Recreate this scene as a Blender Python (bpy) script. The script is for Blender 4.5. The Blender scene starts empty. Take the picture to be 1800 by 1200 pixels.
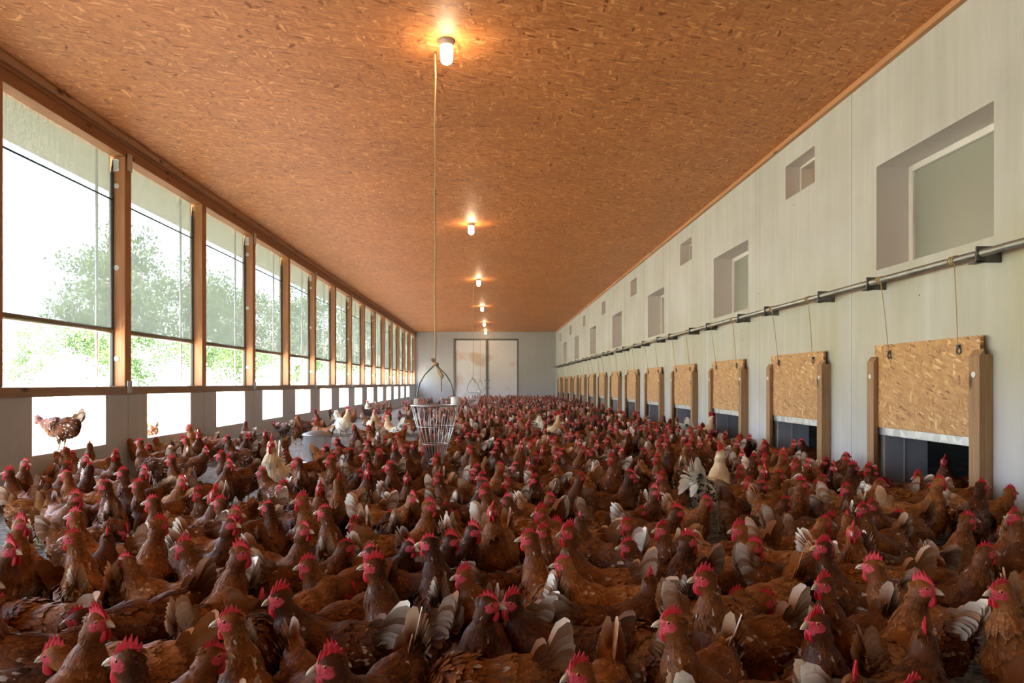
import bpy, math, random
import numpy as np
from mathutils import Vector, Matrix, Euler

S = bpy.context.scene
COL = S.collection
R = math.radians
rng = np.random.default_rng(7)
random.seed(7)

# ------------------------------------------------------------------ camera, sky, sun, exposure
CAM_H = 1.0
FPX = 1200.0
VPX, VPY = 866.0, 674.0
cam_d = bpy.data.cameras.new('camera')
cam = bpy.data.objects.new('camera', cam_d)
COL.objects.link(cam)
cam.location = (0, 0, CAM_H)
cam.rotation_euler = (R(90), 0, 0)
cam_d.sensor_width = 36.0
cam_d.lens = 36.0 * FPX / 1800.0
cam_d.shift_x = (900 - VPX) / 1800.0
cam_d.shift_y = (VPY - 600) / 1800.0
cam_d.clip_start = 0.05
cam_d.clip_end = 400
S.camera = cam

SKY_STRENGTH = 0.8
SUN_STRENGTH = 30.0
LAMP_STRENGTH = 30.0
S.view_settings.view_transform = 'Standard'
S.view_settings.look = 'None'
S.view_settings.gamma = 1.0
S.view_settings.use_curve_mapping = False
S.view_settings.exposure = 1.5

world = bpy.data.worlds.new('sky')
S.world = world
world.use_nodes = True
wn = world.node_tree.nodes
wl = world.node_tree.links
wn.clear()
w_out = wn.new('ShaderNodeOutputWorld')
w_bg = wn.new('ShaderNodeBackground')
w_sky = wn.new('ShaderNodeTexSky')
w_sky.sky_type = 'NISHITA'
w_sky.sun_disc = False
w_sky.sun_elevation = R(68)
w_sky.sun_rotation = R(-50)
w_sky.dust_density = 2.5
w_sky.air_density = 1.0
w_noise = wn.new('ShaderNodeTexNoise')
w_noise.inputs['Scale'].default_value = 2.2
w_noise.inputs['Detail'].default_value = 5
w_tc = wn.new('ShaderNodeTexCoord')
w_ramp = wn.new('ShaderNodeValToRGB')
w_ramp.color_ramp.elements[0].position = 0.42
w_ramp.color_ramp.elements[1].position = 0.62
w_mix = wn.new('ShaderNodeMixRGB')
w_mix.inputs['Color2'].default_value = (5.9, 6.8, 8.3, 1)      # bright summer cloud
wl.new(w_tc.outputs['Generated'], w_noise.inputs['Vector'])
wl.new(w_noise.outputs['Fac'], w_ramp.inputs['Fac'])
wl.new(w_ramp.outputs['Color'], w_mix.inputs['Fac'])
wl.new(w_sky.outputs['Color'], w_mix.inputs['Color1'])
wl.new(w_mix.outputs['Color'], w_bg.inputs['Color'])
w_bg.inputs['Strength'].default_value = SKY_STRENGTH
wl.new(w_bg.outputs['Background'], w_out.inputs['Surface'])

sun_d = bpy.data.lights.new('sun', 'SUN')
sun_d.energy = SUN_STRENGTH
sun_d.angle = R(1.0)
sun_d.color = (1.0, 0.96, 0.92)
sun = bpy.data.objects.new('sun', sun_d)
sun.location = (-20, 20, 50)
sun.rotation_euler = Vector((0.30, -0.24, -1.0)).to_track_quat('-Z', 'Y').to_euler()
COL.objects.link(sun)

# room measures (metres): x across, y down the barn, z up
XL, XR = -4.0, 3.26
YB, YF = 35.3, -3.0
ZC = 3.68
BAY0, BAY = 7.56, 1.98          # far edge of the first post in view, post spacing

# daylight portals: they only steer the sampling of the sky through the open window wall
def portal(name, loc, rot, sx, sy):
    d = bpy.data.lights.new(name, 'AREA')
    d.shape = 'RECTANGLE'
    d.size, d.size_y = sx, sy
    d.cycles.is_portal = True
    o = bpy.data.objects.new(name, d)
    o.location = loc
    o.rotation_euler = rot
    COL.objects.link(o)
portal('window_portal', (XL - 0.55, 16.5, 2.0), (R(90), 0, R(-90)), 37.6, 3.4)

# ------------------------------------------------------------------ small helpers
def tag(o, label=None, cat=None, group=None, kind=None):
    if label: o['label'] = label
    if cat: o['category'] = cat
    if group: o['group'] = group
    if kind: o['kind'] = kind
    return o

def empty(name, loc=(0, 0, 0), rz=0.0):
    o = bpy.data.objects.new(name, None)
    o.empty_display_size = 0.1
    o.location = loc
    o.rotation_euler = (0, 0, rz)
    COL.objects.link(o)
    return o

class MB:
    """collects vertices and faces of one mesh"""
    def __init__(s):
        s.v, s.f, s.m, s.c = [], [], [], []
        s.n = 0
    def add(s, v, f, m=0, c=None):
        v = np.asarray(v, float).reshape(-1, 3)
        s.v.append(v)
        for q in f:
            s.f.append([int(i) + s.n for i in q])
            s.m.append(m)
        if c is None:
            c = np.zeros((len(v), 4))
        c = np.asarray(c, float)
        if c.ndim == 1:
            c = np.repeat(c[None], len(v), 0)
        s.c.append(c)
        s.n += len(v)
        return s
    def box(s, x0, y0, z0, x1, y1, z1, m=0):
        v = [(x0, y0, z0), (x1, y0, z0), (x1, y1, z0), (x0, y1, z0), (x0, y0, z1), (x1, y0, z1), (x1, y1, z1), (x0, y1, z1)]
        return s.add(v, [(0, 3, 2, 1), (4, 5, 6, 7), (0, 1, 5, 4), (1, 2, 6, 5), (2, 3, 7, 6), (3, 0, 4, 7)], m)
    def bbox(s, x0, y0, z0, x1, y1, z1, b=0.006, m=0):
        """box with chamfered edges"""
        import itertools
        pts, idx = [], {}
        L = ((x0, x1), (y0, y1), (z0, z1))
        for sx, sy, sz in itertools.product((0, 1), repeat=3):
            for ax in range(3):
                p = [L[0][sx], L[1][sy], L[2][sz]]
                for k, sg in enumerate((sx, sy, sz)):
                    if k != ax:
                        p[k] += b if sg == 0 else -b
                idx[(sx, sy, sz, ax)] = len(pts)
                pts.append(p)
        F = []
        for ax in range(3):
            a, c = [k for k in range(3) if k != ax]
            for sg in (0, 1):
                q = []
                for ua, uc in ((0, 0), (1, 0), (1, 1), (0, 1)):
                    t = [0, 0, 0]
                    t[ax], t[a], t[c] = sg, ua, uc
                    q.append(idx[(t[0], t[1], t[2], ax)])
                F.append(q)
        for ax in range(3):                       # edge chamfers along ax
            a, c = [k for k in range(3) if k != ax]
            for ua in (0, 1):
                for uc in (0, 1):
                    t0, t1 = [0, 0, 0], [0, 0, 0]
                    t1[ax] = 1
                    t0[a] = t1[a] = ua
                    t0[c] = t1[c] = uc
                    F.append([idx[(*t0, a)], idx[(*t1, a)], idx[(*t1, c)], idx[(*t0, c)]])
        for t in itertools.product((0, 1), repeat=3):
            F.append([idx[(*t, 0)], idx[(*t, 1)], idx[(*t, 2)]])
        P = np.array(pts)
        cen = P.mean(0)
        G = []
        for q in F:
            n = np.cross(P[q[1]] - P[q[0]], P[q[2]] - P[q[0]])
            G.append(q if np.dot(n, P[q].mean(0) - cen) > 0 else q[::-1])
        return s.add(P, G, m)
    def tube(s, pts, r, n=8, m=0, c=None, cap=True):
        pts = [np.array(p, float) for p in pts]
        rs = r if hasattr(r, '__len__') else [r] * len(pts)
        V, F = [], []
        up = np.array((0.0, 0.0, 1.0))
        prev = None
        for i, p in enumerate(pts):
            d = pts[min(i + 1, len(pts) - 1)] - pts[max(i - 1, 0)]
            d = d / (np.linalg.norm(d) + 1e-12)
            if prev is None:
                a = np.cross(d, up)
                if np.linalg.norm(a) < 1e-3:
                    a = np.cross(d, (1.0, 0, 0))
            else:
                a = prev - d * np.dot(prev, d)
            a /= np.linalg.norm(a) + 1e-12
            prev = a
            b = np.cross(d, a)
            for k in range(n):
                t = 2 * math.pi * k / n
                V.append(p + rs[i] * (a * math.cos(t) + b * math.sin(t)))
        for i in range(len(pts) - 1):
            for k in range(n):
                k2 = (k + 1) % n
                F.append((i * n + k, i * n + k2, (i + 1) * n + k2, (i + 1) * n + k))
        if cap:
            F.append(tuple(range(n))[::-1])
            F.append(tuple((len(pts) - 1) * n + k for k in range(n)))
        V = np.array(V)
        # outward orientation
        q = F[0]
        nn = np.cross(V[q[1]] - V[q[0]], V[q[2]] - V[q[0]])
        if np.dot(nn, V[list(q)].mean(0) - (pts[0] + pts[1]) / 2) < 0:
            F = [tuple(reversed(f)) for f in F]
        return s.add(V, F, m, c)
    def lathe(s, prof, cx=0, cy=0, n=24, m=0, caps=True):
        """profile of (radius, z) turned about a vertical axis, listed bottom to top for outward faces"""
        V, F = [], []
        for r, z in prof:
            for k in range(n):
                t = 2 * math.pi * k / n
                V.append((cx + r * math.cos(t), cy + r * math.sin(t), z))
        for i in range(len(prof) - 1):
            for k in range(n):
                k2 = (k + 1) % n
                F.append((i * n + k, i * n + k2, (i + 1) * n + k2, (i + 1) * n + k))
        if caps:
            F.append(tuple(range(n))[::-1])
            F.append(tuple((len(prof) - 1) * n + k for k in range(n)))
        return s.add(V, F, m)
    def mesh(s, name, mats, smooth=False, attrs=False):
        me = bpy.data.meshes.new(name)
        V = np.concatenate(s.v) if s.v else np.zeros((0, 3))
        me.from_pydata(V.tolist(), [], s.f)
        for mt in (mats if isinstance(mats, (list, tuple)) else [mats]):
            me.materials.append(mt)
        if len(me.materials) > 1:
            me.polygons.foreach_set('material_index', np.array(s.m, np.int32))
        if smooth:
            me.polygons.foreach_set('use_smooth', np.ones(len(s.f), bool))
        if attrs:
            at = me.attributes.new('mask', 'FLOAT_COLOR', 'POINT')
            at.data.foreach_set('color', np.concatenate(s.c).astype(np.float32).ravel())
        me.update()
        return me
    def build(s, name, mats, parent=None, smooth=False, attrs=False, loc=None):
        o = bpy.data.objects.new(name, s.mesh(name, mats, smooth, attrs))
        COL.objects.link(o)
        if parent: o.parent = parent
        if loc is not None: o.location = loc
        return o

def copy_tree(o, parent=None):
    c = o.copy()
    COL.objects.link(c)
    if parent: c.parent = parent
    for ch in list(o.children):
        copy_tree(ch, c)
    return c

# ------------------------------------------------------------------ materials
def mat(name):
    m = bpy.data.materials.new(name)
    m.use_nodes = True
    nt = m.node_tree
    bs = nt.nodes['Principled BSDF']
    return m, nt, bs

def N(nt, kind, **kw):
    n = nt.nodes.new(kind)
    for k, v in kw.items():
        if k in n.inputs: n.inputs[k].default_value = v
        else: setattr(n, k, v)
    return n

def ramp(nt, stops, interp='LINEAR'):
    r = nt.nodes.new('ShaderNodeValToRGB')
    r.color_ramp.interpolation = interp
    el = r.color_ramp.elements
    while len(el) < len(stops): el.new(0.5)
    for e, (p, c) in zip(el, stops):
        e.position = p
        e.color = (*c, 1) if len(c) == 3 else c
    return r

def coords(nt, scale=(1, 1, 1), rot=(0, 0, 0), kind='Object'):
    tc = nt.nodes.new('ShaderNodeTexCoord')
    mp = nt.nodes.new('ShaderNodeMapping')
    mp.inputs['Scale'].default_value = scale
    mp.inputs['Rotation'].default_value = rot
    nt.links.new(tc.outputs[kind], mp.inputs['Vector'])
    return mp.outputs['Vector']

def plain(name, col, rough=0.6, metal=0.0, spec=0.5):
    m, nt, bs = mat(name)
    bs.inputs['Base Color'].default_value = (*col, 1)
    bs.inputs['Roughness'].default_value = rough
    bs.inputs['Metallic'].default_value = metal
    bs.inputs['Specular IOR Level'].default_value = spec
    return m

def math_node(nt, op, a=None, b=None):
    n = nt.nodes.new('ShaderNodeMath')
    n.operation = op
    for i, x in enumerate((a, b)):
        if x is None: continue
        if isinstance(x, (int, float)): n.inputs[i].default_value = x
        else: nt.links.new(x, n.inputs[i])
    return n.outputs[0]

def mixrgb(nt, fac, a, b, mode='MIX'):
    n = nt.nodes.new('ShaderNodeMixRGB')
    n.blend_type = mode
    for i, x in zip(('Fac', 'Color1', 'Color2'), (fac, a, b)):
        if isinstance(x, (int, float)): n.inputs[i].default_value = x
        elif isinstance(x, tuple): n.inputs[i].default_value = (*x, 1) if len(x) == 3 else x
        else: nt.links.new(x, n.inputs[i])
    return n.outputs[0]
# ------------------------------------------------------------------ hens: feather, comb, beak, eye materials
def feather_material(name, stops, white=(0.90, 0.80, 0.66), dark=None):
    m, nt, bs = mat(name)
    at = N(nt, 'ShaderNodeAttribute', attribute_name='mask')
    rn = N(nt, 'ShaderNodeAttribute', attribute_name='tone')
    sep = nt.nodes.new('ShaderNodeSeparateColor')
    nt.links.new(at.outputs['Color'], sep.inputs[0])
    oi = nt.nodes.new('ShaderNodeObjectInfo')
    r1 = math_node(nt, 'FRACT', math_node(nt, 'ADD', oi.outputs['Random'], rn.outputs['Fac']))
    r2 = math_node(nt, 'FRACT', math_node(nt, 'MULTIPLY', r1, 7.31))
    r3 = math_node(nt, 'FRACT', math_node(nt, 'MULTIPLY', r1, 23.7))
    # brown: the bird's own tone plus the feather's own
    noise = N(nt, 'ShaderNodeTexNoise', Scale=11.0, Detail=3.0)
    nt.links.new(coords(nt, (1, 1, 1)), noise.inputs['Vector'])
    t = math_node(nt, 'ADD', math_node(nt, 'MULTIPLY', r1, 0.42), math_node(nt, 'MULTIPLY', sep.outputs[2], 0.62))
    t = math_node(nt, 'ADD', t, math_node(nt, 'MULTIPLY', math_node(nt, 'SUBTRACT', noise.outputs['Fac'], 0.5), 0.7))
    rp = ramp(nt, stops)
    nt.links.new(t, rp.inputs['Fac'])
    amt = math_node(nt, 'MULTIPLY', sep.outputs[0], math_node(nt, 'MAXIMUM', math_node(nt, 'SUBTRACT', math_node(nt, 'MULTIPLY', r2, 1.3), 0.05), (1.0 if dark else 0.05)))
    amt = math_node(nt, 'MINIMUM', amt, 1.0)
    c = mixrgb(nt, amt, rp.outputs['Color'], dark or white)
    # bare red face skin, and scaly yellow legs (alpha)
    n2 = N(nt, 'ShaderNodeTexNoise', Scale=160.0, Detail=2.0)
    nt.links.new(coords(nt), n2.inputs['Vector'])
    skin = ramp(nt, [(0.3, (0.45, 0.03, 0.042)), (0.7, (0.62, 0.09, 0.105))])
    nt.links.new(n2.outputs['Fac'], skin.inputs['Fac'])
    c = mixrgb(nt, sep.outputs[1], c, skin.outputs['Color'])
    c = mixrgb(nt, at.outputs['Alpha'], c, (0.46, 0.34, 0.16))
    nt.links.new(c, bs.inputs['Base Color'])
    bs.inputs['Roughness'].default_value = 0.5
    bs.inputs['Specular IOR Level'].default_value = 0.17
    # barbs along the feather as a fine bump
    b = nt.nodes.new('ShaderNodeBump')
    b.inputs['Strength'].default_value = 0.6
    b.inputs['Distance'].default_value = 0.003
    n3 = N(nt, 'ShaderNodeTexNoise', Scale=200.0, Detail=2.0)
    nt.links.new(coords(nt, (0.35, 1, 0.6)), n3.inputs['Vector'])
    nt.links.new(n3.outputs['Fac'], b.inputs['Height'])
    nt.links.new(b.outputs['Normal'], bs.inputs['Normal'])
    return m

HEN_STOPS = [(0.0, (0.016, 0.006, 0.004)), (0.25, (0.065, 0.018, 0.006)), (0.6, (0.23, 0.068, 0.013)), (0.9, (0.54, 0.225, 0.065)), (1.0, (0.76, 0.48, 0.24))]
M_HEN = feather_material('brown hen feathers', HEN_STOPS)
ROO_STOPS = [(0.0, (0.52, 0.30, 0.12)), (0.35, (0.68, 0.48, 0.24)), (0.7, (0.80, 0.70, 0.52)), (1.0, (0.84, 0.80, 0.72))]
M_ROO = feather_material('cream cockerel feathers', ROO_STOPS, dark=(0.02, 0.022, 0.024))

def comb_material():
    m, nt, bs = mat('red comb skin')
    oi = nt.nodes.new('ShaderNodeObjectInfo')
    n = N(nt, 'ShaderNodeTexNoise', Scale=90.0, Detail=3.0)
    nt.links.new(coords(nt), n.inputs['Vector'])
    rp = ramp(nt, [(0.3, (0.72, 0.025, 0.04)), (0.75, (0.88, 0.07, 0.09))])
    nt.links.new(n.outputs['Fac'], rp.inputs['Fac'])
    nt.links.new(rp.outputs['Color'], bs.inputs['Base Color'])
    bs.inputs['Roughness'].default_value = 0.42
    bs.inputs['Specular IOR Level'].default_value = 0.45
    b = nt.nodes.new('ShaderNodeBump')
    b.inputs['Strength'].default_value = 0.5
    b.inputs['Distance'].default_value = 0.001
    n3 = N(nt, 'ShaderNodeTexNoise', Scale=700.0)
    nt.links.new(coords(nt), n3.inputs['Vector'])
    nt.links.new(n3.outputs['Fac'], b.inputs['Height'])
    nt.links.new(b.outputs['Normal'], bs.inputs['Normal'])
    tr = nt.nodes.new('ShaderNodeBsdfTranslucent')
    tr.inputs['Color'].default_value = (0.85, 0.04, 0.035, 1)
    mx = nt.nodes.new('ShaderNodeMixShader')
    mx.inputs['Fac'].default_value = 0.32
    nt.links.new(bs.outputs[0], mx.inputs[1])
    nt.links.new(tr.outputs[0], mx.inputs[2])
    nt.links.new(mx.outputs[0], nt.nodes['Material Output'].inputs['Surface'])
    return m
M_COMB = comb_material()

def beak_material():
    m, nt, bs = mat('horn beak')
    tc = nt.nodes.new('ShaderNodeAttribute')
    tc.attribute_name = 'mask'
    rp = ramp(nt, [(0.0, (0.15, 0.07, 0.035)), (0.45, (0.40, 0.25, 0.14)), (1.0, (0.66, 0.54, 0.38))])
    sep = nt.nodes.new('ShaderNodeSeparateColor')
    nt.links.new(tc.outputs['Color'], sep.inputs[0])
    nt.links.new(sep.outputs[0], rp.inputs['Fac'])
    nt.links.new(rp.outputs['Color'], bs.inputs['Base Color'])
    bs.inputs['Roughness'].default_value = 0.35
    return m
M_BEAK = beak_material()
M_IRIS = plain('amber iris', (0.50, 0.20, 0.05), 0.1)
M_PUPIL = plain('black pupil', (0.004, 0.004, 0.004), 0.05, spec=0.8)

# ------------------------------------------------------------------ body surface: blended round cones, meshed by surface nets
def rcone(P, a, b, ra, rb, sy=1.0):
    a, b = np.array(a, float), np.array(b, float)
    q = P - a
    ba = b - a
    h = np.clip((q @ ba) / max(ba @ ba, 1e-9), 0, 1)
    d = q - h[..., None] * ba
    if sy != 1.0:
        d = d * np.array((1, 1 / sy, 1))
    return np.sqrt((d * d).sum(-1)) - (ra + (rb - ra) * h)

def smin(a, b, k):
    h = np.clip(0.5 + 0.5 * (b - a) / k, 0, 1)
    return b + (a - b) * h - k * h * (1 - h)

def field(P, prims):
    d = None
    for p in prims:
        x = rcone(P, *p[:5])
        d = x if d is None else smin(d, x, p[5])
    return d

def surface_nets(f, lo, hi, h):
    n = [int(math.ceil((hi[i] - lo[i]) / h)) + 1 for i in range(3)]
    ax = [lo[i] + h * np.arange(n[i]) for i in range(3)]
    G = np.stack(np.meshgrid(*ax, indexing='ij'), -1)
    V = f(G)
    ins = V < 0
    cs = [(i, j, k) for i in (0, 1) for j in (0, 1) for k in (0, 1)]
    sl = lambda A, c: A[c[0]:A.shape[0] - 1 + c[0], c[1]:A.shape[1] - 1 + c[1], c[2]:A.shape[2] - 1 + c[2]]
    cnt = sum(sl(ins, c).astype(np.int8) for c in cs)
    act = (cnt > 0) & (cnt < 8)
    num = np.zeros(act.shape + (3,))
    den = np.zeros(act.shape)
    for a in cs:
        for d in range(3):
            if a[d] == 1: continue
            b = list(a); b[d] = 1
            va, vb = sl(V, a), sl(V, b)
            cr = (va < 0) != (vb < 0)
            t = np.where(cr, va / np.where(np.abs(va - vb) < 1e-12, 1e-12, va - vb), 0)
            for e in range(3):
                num[..., e] += np.where(cr, a[e] + (t if e == d else 0), 0)
            den += cr
    ids = -np.ones(act.shape, np.int64)
    idx = np.argwhere(act)
    ids[act] = np.arange(len(idx))
    verts = np.array(lo) + h * (idx + num[act] / den[act][:, None])
    quads = []
    for d in range(3):
        o1, o2 = [e for e in range(3) if e != d]
        A = ins[tuple(slice(0, -1) if e == d else slice(1, -1) for e in range(3))]
        B = ins[tuple(slice(1, None) if e == d else slice(1, -1) for e in range(3))]
        for flip in (0, 1):
            where = np.argwhere((A & ~B) if not flip else (~A & B))
            if not len(where): continue
            base = where.copy()
            base[:, o1] += 1; base[:, o2] += 1
            def cell(i, j):
                c = base.copy()
                c[:, o1] -= i; c[:, o2] -= j
                return ids[c[:, 0], c[:, 1], c[:, 2]]
            q = np.stack([cell(1, 1), cell(0, 1), cell(0, 0), cell(1, 0)], 1)
            if (d == 1) != bool(flip): q = q[:, ::-1]
            quads.append(q)
    Q = np.concatenate(quads)
    Q = Q[(Q >= 0).all(1)]
    return verts, Q

def nrm(v):
    v = np.asarray(v, float)
    return v / (np.linalg.norm(v, axis=-1, keepdims=True) + 1e-12)

POSES = {   # neck chain base, middle, top, then the head's centre (side view, metres) and its pitch in degrees
    'tall':  [(.066, .250), (.098, .330), (.104, .402), (.120, .430), 0],
    'mid':   [(.070, .245), (.116, .302), (.136, .354), (.155, .377), -4],
    'low':   [(.078, .235), (.136, .258), (.178, .284), (.204, .297), -10],
    'bent':  [(.072, .245), (.130, .305), (.166, .310), (.190, .292), -38],
    'peck':  [(.085, .215), (.150, .185), (.183, .128), (.198, .090), -62],
}

def hen_geometry(pose='tall', yaw=0.0, tail=42.0, seed=0, res=0.0052, hres=0.0021, feathers=1.0, kind='hen', comb=1.0, fat=1.0):
    """one bird facing +x, feet on z = 0. Returns the parts' MBs and the head's centre"""
    r = np.random.default_rng(100 + seed)
    nb, nm, ntp, hc, pitch = POSES[pose]
    cy = math.sin(R(yaw)) * 0.022
    NB, NM, NT, HC = (np.array((nb[0], 0, nb[1])), np.array((nm[0], cy * .35, nm[1])), np.array((ntp[0], cy, ntp[1])),
                      np.array((hc[0] - (0.012 if yaw else 0), cy * 1.6, hc[1])))
    hf = Matrix.Rotation(R(yaw), 3, 'Z') @ Matrix.Rotation(R(-pitch), 3, 'Y')
    HM = np.array(hf)
    H = lambda p: HC + np.asarray(p, float) @ HM.T
    k = fat
    # a, b, ra, rb, sideways scale, blend, flow direction of the feathers
    body = [
        ((-.095, 0, .232), (.045, 0, .226), .060 * k, .080 * k, .90, .03, (-1, 0, -.12)),
        ((.045, 0, .205), (.072, 0, .235), .070 * k, .066, .95, .04, (-.55, 0, -.8)),
        ((-.055, 0, .255), (-.145, 0, .292), .050, .030, .85, .05, (-1, 0, .35)),
        ((-.085, 0, .185), (-.06, 0, .180), .058, .066, .95, .04, (-.8, 0, -.6)),
        ((.050, .070, .245), (-.110, .052, .228), .030, .024, .55, .022, (-1, 0, -.1)),
        ((.050, -.070, .245), (-.110, -.052, .228), .030, .024, .55, .022, (-1, 0, -.1)),
        ((-.012, .048, .175), (-.004, .052, .112), .040, .017, 1, .03, (-.1, 0, -1)),
        ((-.012, -.048, .175), (-.004, -.052, .112), .040, .017, 1, .03, (-.1, 0, -1)),
    ]
    dn = lambda a, b: tuple(nrm(np.array(a) - np.array(b)))
    neck = [
        (tuple(NB), tuple(NM), .060, .0365, 1, .045, dn(NB, NM)),
        (tuple(NM), tuple(NT), .0365, .0225, 1, .03, dn(NM, NT)),
        (tuple(NT), tuple(HC), .0235, .0195, 1, .014, dn(NT, HC)),
    ]
    head = [
        (tuple(H((-.010, 0, .003))), tuple(H((.014, 0, -.001))), .0208, .0150, 1, .012, tuple(nrm(H((-1, 0, -.2)) - HC))),
        (tuple(H((.006, .008, -.010))), tuple(H((.012, .006, -.012))), .0105, .0085, 1, .008, tuple(nrm(H((-1, 0, -.2)) - HC))),
        (tuple(H((.006, -.008, -.010))), tuple(H((.012, -.006, -.012))), .0105, .0085, 1, .008, tuple(nrm(H((-1, 0, -.2)) - HC))),
    ]
    allp = body + neck + head
    lo, hi = np.array((-.20, -.115, .085)), np.array((.27, .115, .48))
    lo[2] = min(lo[2], HC[2] - .05)
    P, Q = surface_nets(lambda X: field(X, allp), lo, hi, res)
    mb = MB()
    def colour(p, rnd=0.5):
        """white, red skin, lightness, leg"""
        c = np.zeros((len(p), 4))
        c[:, 2] = rnd
        wv = np.sin(p[:, 0] * 900 + seed) * np.sin(p[:, 2] * 800 + 2 * seed) * .16 + np.sin(p[:, 0] * 370 + p[:, 2] * 430 + seed) * .16
        q = (p - HC) @ HM                                    # head frame
        e = ((q[:, 0] - .0125) / .0205) ** 2 + ((q[:, 2] + .0045 - .1 * q[:, 0]) / .0145) ** 2 + wv
        face = np.clip((1.0 - e) * 3.5, 0, 1) * (np.abs(q[:, 1]) > .003) * (np.linalg.norm(q, axis=1) < .035)
        front = np.clip((q[:, 0] - .017) * 300, 0, 1) * (np.linalg.norm(q, axis=1) < .035) * (q[:, 2] < .010)
        c[:, 1] = np.maximum(face, front)
        return c
    # coarse body, finer head and throat
    qh = (P - HC) @ HM
    inhead = np.linalg.norm(P - HC, axis=1) < .040
    keep = ~inhead[Q].all(1)
    mb.add(P, Q[keep], 0, colour(P, .32))
    hp = head + neck
    lo2, hi2 = HC - .046, HC + .046
    P2, Q2 = surface_nets(lambda X: field(X, hp), lo2, hi2, hres)
    mb.add(P2, Q2, 0, colour(P2, .40))
    # ---------------- body feathers, laid along the flow and lapping like shingles
    def flow_at(p):
        ws, fl = [], []
        for a in allp:
            d = rcone(p, *a[:5])
            ws.append(np.exp(-np.maximum(d + .004, 0) / .010)); fl.append(a[6])
        W = np.array(ws); Fl = np.array(fl)
        return nrm(W.T @ Fl)
    nF = int(2700 * feathers)
    if nF:
        tri_a = P[Q[:, 0]]; tri_b = P[Q[:, 1]]; tri_c = P[Q[:, 2]]
        area = np.linalg.norm(np.cross(tri_b - tri_a, tri_c - tri_a), axis=1)
        cen = (tri_a + tri_b + tri_c + P[Q[:, 3]]) / 4
        dens = np.where(np.linalg.norm(cen - HC, axis=1) < .085, 2.6, 1.0) * np.where(cen[:, 2] < .13, .3, 1)
        qc = (cen - HC) @ HM
        dens = dens * (np.linalg.norm(cen - HC, axis=1) > .026) * ((qc[:, 0] < -.004) | (qc[:, 2] < -.024))
        pr = area * dens
        pick = r.choice(len(Q), nF, p=pr / pr.sum())
        uv = r.random((nF, 2))
        p = tri_a[pick] * (1 - uv[:, :1]) + (tri_b[pick] * (1 - uv[:, 1:]) + tri_c[pick] * uv[:, 1:]) * uv[:, :1]
        e = 1e-3
        g = np.stack([field(p + np.eye(3)[i] * e, allp) - field(p - np.eye(3)[i] * e, allp) for i in range(3)], 1)
        nn = nrm(g)
        fl = flow_at(p)
        fl = fl + r.normal(0, .16, fl.shape)
        fl = nrm(fl - nn * (fl * nn).sum(1, keepdims=True))
        sd = np.cross(nn, fl)
        dh = np.linalg.norm(p - HC, axis=1)
        small = np.clip((dh - .035) / .12, 0, 1)
        L = (.020 + .020 * small) * r.uniform(.8, 1.2, nF)
        Wd = (.0036 + .0062 * small) * r.uniform(.85, 1.15, nF)
        if kind != 'hen':
            L = np.where((dh > .05) & (dh < .2) & (p[:, 2] > .2), L * 1.9, L)
            Wd = np.where((dh > .05) & (dh < .2) & (p[:, 2] > .2), Wd * .75, Wd)
        rows = [(0, .6, -.0030), (.45, 1.0, .0012), (.85, .70, .0024), (1.0, .15, .0026)]
        V = []
        for t, w, z in rows:
            for s in (-1, 0, 1):
                V.append(p + fl * (L * t)[:, None] + sd * (Wd * w * s)[:, None] + nn * (z * (.5 + .5 * small) + (.0012 if s == 0 else 0))[:, None])
        V = np.stack(V, 1)                                   # nF, 12, 3
        F = []
        for i in range(3):
            for j in range(2):
                F.append((i * 3 + j, i * 3 + j + 1, i * 3 + j + 4, i * 3 + j + 3))
        F = np.array(F)
        FF = (np.arange(nF)[:, None, None] * 12 + F[None]).reshape(-1, 4)
        c = np.zeros((nF, 12, 4))
        fr = r.random(nF)
        lt = .16 + .30 * fr
        c[:, :, 2] = lt[:, None] + np.array([-.13] * 3 + [-.04, .10, -.04] + [.20, .12, .20] + [.42] * 3)[None]
        rump = np.clip((-p[:, 0] - .07) / .08, 0, 1) * np.clip((p[:, 2] - .17) / .05, 0, 1)
        wingz = (np.abs(p[:, 1]) > .062) & (p[:, 0] < .0)
        wt = (r.random(nF) < .02) * .5 + (r.random(nF) < .12 * wingz) * .6 + (r.random(nF) < .15 * rump) * .5
        if kind != 'hen':
            wt = ((p[:, 0] < -.04) & (p[:, 2] > .2) & (np.abs(p[:, 1]) > .03)) * (r.random(nF) < .55) * 1.0
        c[:, :, 0] = np.clip(wt, 0, 1)[:, None] * np.array([.2] * 3 + [.6] * 3 + [1] * 6)[None]
        hn = colour(p)
        c[:, :, 1] = 0
        ok = hn[:, 1] < .3
        if kind != 'hen':                                    # cream cape, white underparts
            cape = np.clip(1 - (dh - .06) / .16, 0, 1)
            c[:, :, 2] = np.clip(1.0 - .75 * cape, 0, 1)[:, None] + (fr[:, None] - .5) * .3
        FF = FF[np.repeat(ok, 6)]
        mb.add(V.reshape(-1, 3), FF, 0, c.reshape(-1, 4))
    # ---------------- long feathers: tail and folded wing
    def blade(p0, d, side, L, w, cc, bend=0.0, up=(0, 0, 1), n=7):
        d, side = nrm(d), nrm(side)
        u = nrm(np.cross(side, d))
        V, C = [], []
        prof = np.interp(np.linspace(0, 1, n), [0, .25, .75, .92, 1], [.40, .85, 1.0, .82, .30])
        for i, t in enumerate(np.linspace(0, 1, n)):
            m_ = np.array(p0) + d * L * t + np.array(up) * bend * t * t
            for s in (-1, 0, 1):
                V.append(m_ + side * w * prof[i] * s + u * (.003 if s == 0 else 0))
                q = np.array(cc, float).copy()
                q[0] = cc[0] * np.clip((t - .50) / .42, 0, 1) + (cc[0] * .25 if s and t > .3 else 0)
                q[2] = cc[2] + .18 * t
                C.append(q)
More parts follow.
